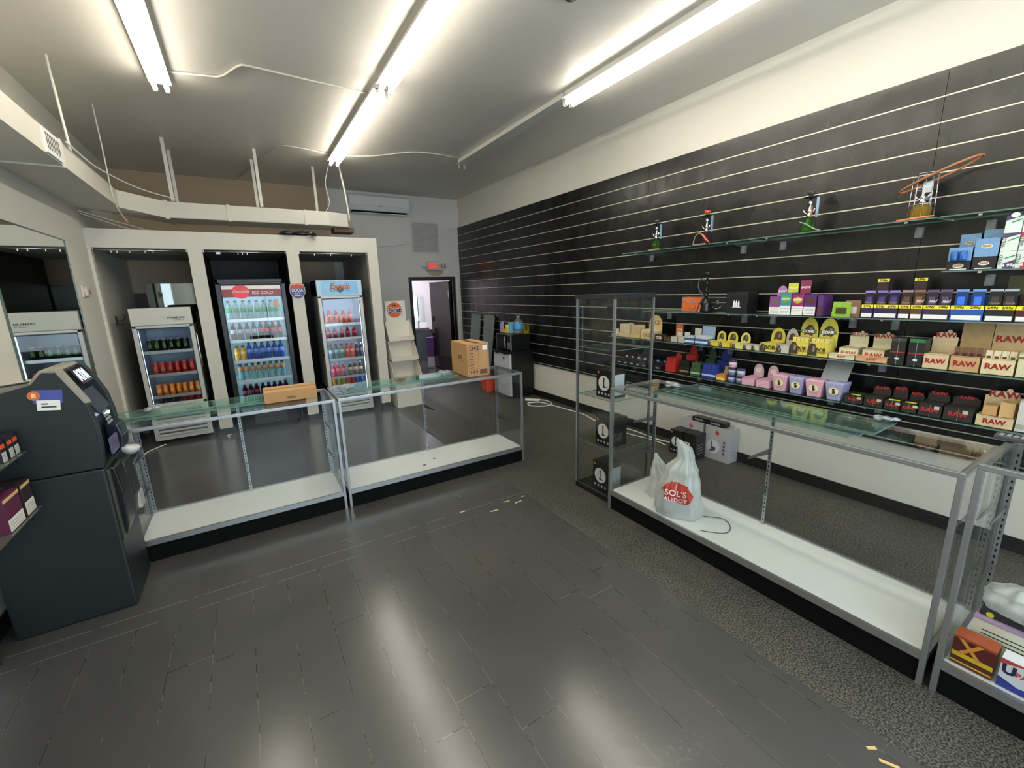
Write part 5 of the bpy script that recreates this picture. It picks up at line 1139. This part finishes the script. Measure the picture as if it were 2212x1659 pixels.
pouch(1.46, ZB + .001, .12, .112, (150, 200, 50), 'lime green pouch leaning on the eye level shelf', 'green and brown pouches on the eye level shelf', XS + .01, (70, 66, 40), None); pouch(1.40, ZB + .001, .10, .12, (150, 110, 84), 'brown and white pouch behind the lime green one', 'green and brown pouches on the eye level shelf', XS + .04, (214, 200, 190), None)
prc = [(1.333, 1.265, (46, 36, 84), 1, (150, 130, 210), 'narrow dark purple rack carton with red sticker', 'purple'), (1.26, 1.127, (44, 34, 80), 2, (140, 120, 205), 'wide dark purple rack carton', 'violet'),
       (1.122, 1.062, (62, 42, 38), 1, (160, 130, 128), 'narrow brown rack carton with pale seal', 'taupe'), (1.058, 1.0, (96, 62, 44), 1, (140, 100, 70), 'brown rack carton with ice cream coloured pouches', 'copper'),
       (.996, .868, (56, 44, 74), 2, (96, 84, 120), 'wide plum rack carton of two pouches', 'plum'), (.864, .718, (30, 84, 180), 2, (110, 160, 220), 'bright blue rack carton with yellow lettering', 'blue'),
       (.712, .592, (34, 32, 36), 2, (170, 176, 186), 'black rack carton with silver seals', 'black'), (.588, .50, (84, 26, 36), 1, (150, 40, 60), 'burgundy rack carton at the right end', 'burgundy')]
for (a, b, c_, n_, sc_, l_, cn) in prc:
    w_ = a - b; t = thing('rack_carton', l_ + ' on the eye level shelf', 'box', (XS, (a + b) / 2, ZB + .0005), RZW, 'rack cartons with yellow price strips')
    B_(-w_ / 2, w_ / 2, 0, .1, 0, .07).box(-w_ / 2, w_ / 2, .09, .1, .07, .16).build('carton', prod(c_), t); B_(-w_ / 2 * .9, w_ / 2 * .9, -.001, 0, .006, .034).build('warning_label', PAPER, t)
    B_(-w_ / 2, w_ / 2, -.0015, .0, .07, .094).build('price_strip', mat((240, 226, 50), .45), t)
    text('2/99¢', .02, INK, t, (-w_ * .25 if n_ == 2 else 0, -.002, .082), bold=.03)
    if n_ == 2: text('2/99¢', .02, INK, t, (w_ * .25, -.002, .082), bold=.03)
    for k in range(n_):
        yy = (a + b) / 2 + (0 if n_ == 1 else (w_ / 4 if k == 0 else -w_ / 4))
        p_ = pouch(yy, ZB + .075, .056, .118, tuple(int(v * .7) for v in c_), (('' if n_ == 1 else ('farther ', 'nearer ')[k]) + cn + ' foil pouch in its rack carton'), cn + ' foil pouches in rack cartons', XS + .02, tuple(min(255, int(v * 1.2 + 20)) for v in c_), sc_)
        if cn in ('purple', 'violet', 'taupe', 'black'): text('Dutch', .018, mat((160, 130, 80), .4), p_, (0, -.0100, .035), bold=.02)
        if cn in ('copper', 'plum'): text('leaf', .026, PAPER, p_, (.006, -.0100, .045), bold=.01, shear=.3)
for (y, l_) in ((1.262, 'yellow and red price header standing above the purple rack cartons'), (1.058, 'yellow price header standing above the brown rack cartons')):
    t = thing('price_header', l_, 'sign', (XS + .105, y, ZB + .0005), RZW); B_(-.032, .032, 0, .003, 0, .25).build('card', mat((54, 34, 44), .4), t); B_(-.033, .033, -.001, .004, .25, .272).build('price_strip', mat((240, 226, 50), .45), t)
    text('2/99¢', .02, INK, t, (0, -.002, .261), bold=.03)
t = tray(.68, .55, ZB, .07, .08, (84, 84, 50), 'olive pouch box raised behind the black rack carton', x=XS + .16, header=(0, 1, .27), hcol=(92, 88, 56), band=(.8, 1, (200, 196, 60)))
# --- upper right shelf
LB = (110, 160, 212)
def lbox(y0, y1, z, h, lab, lower=True, tubes=False, x=XS, d_=.09):
    w_ = y0 - y1; t = thing('display_box', lab, 'box', (x, (y0 + y1) / 2, z + .0005), RZW, 'light blue and black boxes on the upper right shelf')
    B_(-w_ / 2, w_ / 2, 0, d_, 0, h).build('carton', mat((30, 26, 34), .4), t, .001)
    B_(-w_ / 2, w_ / 2, -.001, 0, h * (.42 if lower else .5), h).build('blue_panel', prod(LB), t)
    if tubes:
        for s in (-.2, .17): MB().lathe([(.015, 0), (.018, .01), (.018, .055), (.012, .06)], (s * w_, -.014, h * .42), 12).build('blue_tube', mat((40, 96, 170), .3), t)
    for zz in ((h * .2,) if tubes else (h * .2, h * .75)):
        MB().disc((0, -.0012, zz), w_ * .24, .001, 16, sz=.5).build('cloud_logo', PAPER, t); B_(-w_ * .18, w_ * .18, -.0032, -.0022, zz - .006, zz + .008).build('logo_word', mat((176, 140, 84), .4), t)
    B_(-w_ * .36, w_ * .36, -.0014, 0, .004, .010).build('white_line', PAPER, t)
lbox(.920, .815, ZA2, .138, 'black and light blue box with two blue tubes, lower left', tubes=True); lbox(.90, .81, ZA2, .22, 'black box with blue top behind the one with two tubes', x=XS + .10)
lbox(.808, .708, ZA2, .18, 'light blue box with wavy edge beside the one with two tubes'); lbox(.80, .705, ZA2, .235, 'light blue topped box behind the wavy edged one', x=XS + .10)
for i, y in enumerate((.668, .598)):
    for j, z in enumerate((ZA2, ZA2 + .1, ZA2 + .2)):
        t = thing('flavour_box', ('left', 'right')[i] + ' white and green box in the ' + ('bottom', 'middle', 'top')[j] + ' row of the upper right shelf', 'box', (XS, y, z + .0005), RZW, 'stacked white boxes with slanted colour corner')
        B_(-.033, .033, 0, .09, 0, .0985).build('carton', mat((214, 226, 218), .4), t, .001); cc = (78, 64, 100) if i == 0 else (190, 50, 62)
        MB().prism([(-.012, 0), (.033, 0), (.033, .05), (-.012, .03)] if j == 0 else [(-.033, .0985), (.033, .0985), (.033, .09), (-.033, .07)], -.001, 0, 'y').build('colour_corner', mat(cc, .4), t)
        m = MB(); m.hexa([(-.008, -.0012, .055), (.03, -.0012, .07), (.03, 0, .07), (-.008, 0, .055), (-.008, -.0012, .061), (.03, -.0012, .077), (.03, 0, .077), (-.008, 0, .061)]); m.build('green_stroke', mat((70, 130, 80), .4), t)
        if j == 0: text('4 99¢', .024, PAPER, t, (.012, -.0015, .018), bold=.03)
        if j < 2: text('WILD', .022, mat((90, 110, 100), .5), t, (-.024, -.0012, .05), bold=.02, ry=-PI / 2)
        if j == 2: MB().disc((.0, -.001, .098), .018, .001, 16, sz=.8).build('round_badge', PAPER, t)
# water pipes
def pipe(x, y, z, h, vase, vmat, lab, bowl=(60, 60, 60), hose=None, hcol=(150, 110, 70), mouth=None, arms=True, case=False, s=1.0, stemm=None, posts=True):
    t = thing('water_pipe', lab, 'water pipe', (x, y, z + .001), RZW, 'water pipes on the slatwall shelves')
    st = stemm or CHROME; v = .36 * h
    MB().lathe([(r * s, k * v) for r, k in vase], n=18).build('vase', vmat, t)
    MB().lathe([(.012, v), (.022, v + .01), (.012, v + .03), (.01, v + h * .12), (.02, v + h * .15), (.01, v + h * .19), (.009, v + h * .3), (.018, v + h * .33), (.010, v + h * .37), (.009, v + h * .46)], n=12).build('stem', st, t)
    MB().lathe([(.045, v + h * .46), (.048, v + h * .475), (.02, v + h * .48)], n=18).build('ash_plate', stemm or mat((50, 50, 52), .25, .5), t)
    MB().lathe([(.012, v + h * .48), (.022, v + h * .52), (.03, v + h * .56), (.028, v + h * .60), (.01, v + h * .61)], n=14).build('bowl', mat(bowl, .4), t)
    if arms:
        for sgn in (-1, 1): MB().tube([(0, 0, v + .02), (sgn * .03, -.01, v + .04), (sgn * .04, -.012, v + .065)], .006).build('valve', st, t)
    if posts:
        for a in range(4):
            ax, ay = .05 * math.cos(a * PI / 2 + .8), .05 * math.sin(a * PI / 2 + .8); MB().tube([(ax, ay, 0), (ax, ay, v + h * .46)], .0022, 6).build('cage_wire', BLACK if not case else CHROME, t)
        B_(.045, .062, -.006, .006, v * 1.0, v + h * .45).build('tongs', CHROME if not mouth else mat((160, 190, 214), .2, .5), t)
    if hose: MB().tube(smooth(hose), .006 if not case else .008, 8).build('hose', mat(hcol, .5), t)
    if mouth: MB().tube(mouth, [.008] * (len(mouth) - 1) + [.004], 8).build('mouthpiece', mat((214, 130, 76), .4), t)
    return t
round_v = [(.03, 0), (.045, .12), (.05, .4), (.042, .7), (.02, .95), (.014, 1)]
flat_v = [(.045, 0), (.052, .1), (.052, .3), (.035, .6), (.018, .9), (.014, 1)]
pipe(3.93, 3.30, ZA, .33, round_v, tintp('green_glass', (60, 120, 44), .4), 'small green water pipe, leftmost on the high shelf', (50, 64, 56), [(0, -.04, .004), (-.05, -.05, .006), (-.07, -.02, .006), (-.04, .03, .006)], (200, 210, 205), [(.0, -.07, .008), (.05, -.07, .008), (.1, -.06, .008)])
pipe(3.93, 2.70, ZA, .33, flat_v, tintp('purple_glass', (90, 40, 66), .5), 'purple water pipe with orange clay bowl and looped beaded hose', (190, 84, 44), [(.03, -.04, .03), (-.03, -.05, .11), (-.09, -.04, .09), (-.11, -.04, .02), (-.07, -.07, .008), (.05, -.08, .008)], (150, 120, 100), [(-.01, -.05, .1), (.03, -.06, .06), (.08, -.06, .012)])
pipe(3.93, 1.80, ZA, .33, flat_v, tintp('green_glass_dark', (64, 128, 44), .4), 'green water pipe with black bowl and wooden mouthpiece upright', (60, 60, 62), [(-.05, -.03, .09), (.0, -.05, .07), (.06, -.05, .03), (.11, -.04, .006)], (130, 150, 120), [(.03, -.03, .12), (.028, -.03, .2)])
t = pipe(3.93, 1.12, ZA, .29, [(.05, 0), (.054, .1), (.054, .75), (.03, .95), (.014, 1)], tintp('gold_glass', (160, 130, 50), .5), 'gold based water pipe inside a wire cage with tan hose ring', (70, 60, 60), None, case=True, posts=False, mouth=[(-.10, -.07, .006), (.0, -.07, .012), (.09, -.07, .016)])
for a in range(10):
    ax, ay = .062 * math.cos(a * PI / 5), .062 * math.sin(a * PI / 5); MB().tube([(ax * 1.12, ay * 1.12, 0), (ax, ay, .29)], .002, 6).build('cage_wire', CHROME, t)
for zz, rr in ((.29, .062), (.2, .064), (.1, .067), (.01, .069)): MB().tube([(rr * math.cos(k * PI / 8), rr * math.sin(k * PI / 8), zz) for k in range(16)], .002, 6, closed=True).build('cage_ring', CHROME, t)
MB().tube([(.06 + .19 * math.cos(k * PI / 12), .0 + .09 * math.sin(k * PI / 12), .27 + .075 * math.cos(k * PI / 12 )) for k in range(24)], .007, 8, closed=True).build('hose', mat((170, 104, 62), .5), t)
B_(.0, .045, -.03, -.02, .17, .24).build('foil_packet', mat((214, 224, 232), .2, .3), t)
pipe(3.93, .50, ZA, .33, round_v, tintp('grey_glass', (90, 90, 96), .5), 'water pipe with tan mouthpiece at the right photo edge', (60, 60, 60), None, mouth=[(-.13, -.06, .008), (-.03, -.05, .05), (.05, -.05, .09)])
bl3 = mat((20, 20, 22), .25)
t = pipe(XS + .017, 2.60, ZB, .40, [(.045, 0), (.05, .15), (.042, .4), (.05, .6), (.03, .85), (.014, 1)], bl3, 'all black water pipe standing in front of the hard cases', (24, 24, 26), [(-.01, -.02, .3), (-.05, -.03, .32), (-.07, -.035, .27), (-.05, -.045, .22), (.0, -.05, .15), (-.03, -.055, .08), (-.06, -.05, .01)], (60, 60, 64), stemm=bl3, posts=False)

# ------------------------------------------------------------------ cords on the floor
CW = mat((232, 230, 220), .5)
t = thing('power_strip', 'white power strip lying on the floor near the small fridge', 'power strip', (3.84, 5.62, 0), -.9); B_(-.12, .12, -.025, .025, .001, .035).build('strip', CW, t, .004)
for k in range(4): B_(-.1 + k * .05, -.075 + k * .05, -.012, .012, .035, .037).build('socket', GREYL, t)
tag(MB().tube(smooth([(3.92, 5.6, .01), (4.0, 5.45, .01), (3.95, 5.25, .01), (3.78, 5.2, .01), (3.62, 5.35, .01), (3.68, 5.5, .012), (3.86, 5.42, .01), (3.9, 5.2, .01), (3.93, 4.9, .01), (3.96, 4.5, .01), (3.88, 4.1, .01), (3.98, 3.6, .01), (3.96, 3.2, .01), (4.03, 2.95, .01)]), .009, 8).build('extension_cord', CW), 'white extension cord looping along the floor by the right wall', 'cord')
tag(MB().tube(smooth([(3.80, 3.9, .012), (3.84, 3.5, .012), (3.90, 3.2, .012), (3.88, 3.0, .012)]), .007, 8).build('extension_cord', CW), 'second shorter white cord beside the long one behind the tower', 'cord')
tag(MB().tube(smooth([(-1.34, 5.9, .012), (-1.25, 6.2, .012), (-1.2, 6.45, .012), (-1.06, 6.66, .012)]), .008, 8).build('extension_cord', CW), 'white cord on the floor running to the left cooler', 'cord')
tag(MB().tube(smooth([(-.36, 6.62, .012), (-.40, 6.55, .02), (-.38, 6.50, .012)]), .007, 8).build('cord_end', CW), 'short white cord end beside the first post', 'cord')
for (x, y, L_, a, l_) in ((1.85, .405, .035, -.6, 'torn straw coloured scrap on the black floor, farther'), (1.836, .345, .06, -1.1, 'torn straw coloured scrap on the black floor, nearer')):
    tag(B_(-L_ / 2, L_ / 2, -.006, .006, .0005, .0025).build('paper_scrap', mat((214, 180, 120), .6), loc=(x, y, 0), rz=a), l_, 'scrap')
for k, (x, y, L_) in enumerate(((1.71, 2.932, .06), (1.88, 2.93, .03), (1.79, 2.867, .07), (1.546, 2.855, .07), (1.32, 2.99, .05))):
    tag(B_(-L_ / 2, L_ / 2, -.006, .006, .0003, .0012).build('floor_mark', mat((196, 186, 140), .6), loc=(x, y, 0), rz=-.1 + .1 * (k % 3)), 'pale chip in the floor paint near the strip corner', 'floor mark', 'pale paint chips on the floor seam')
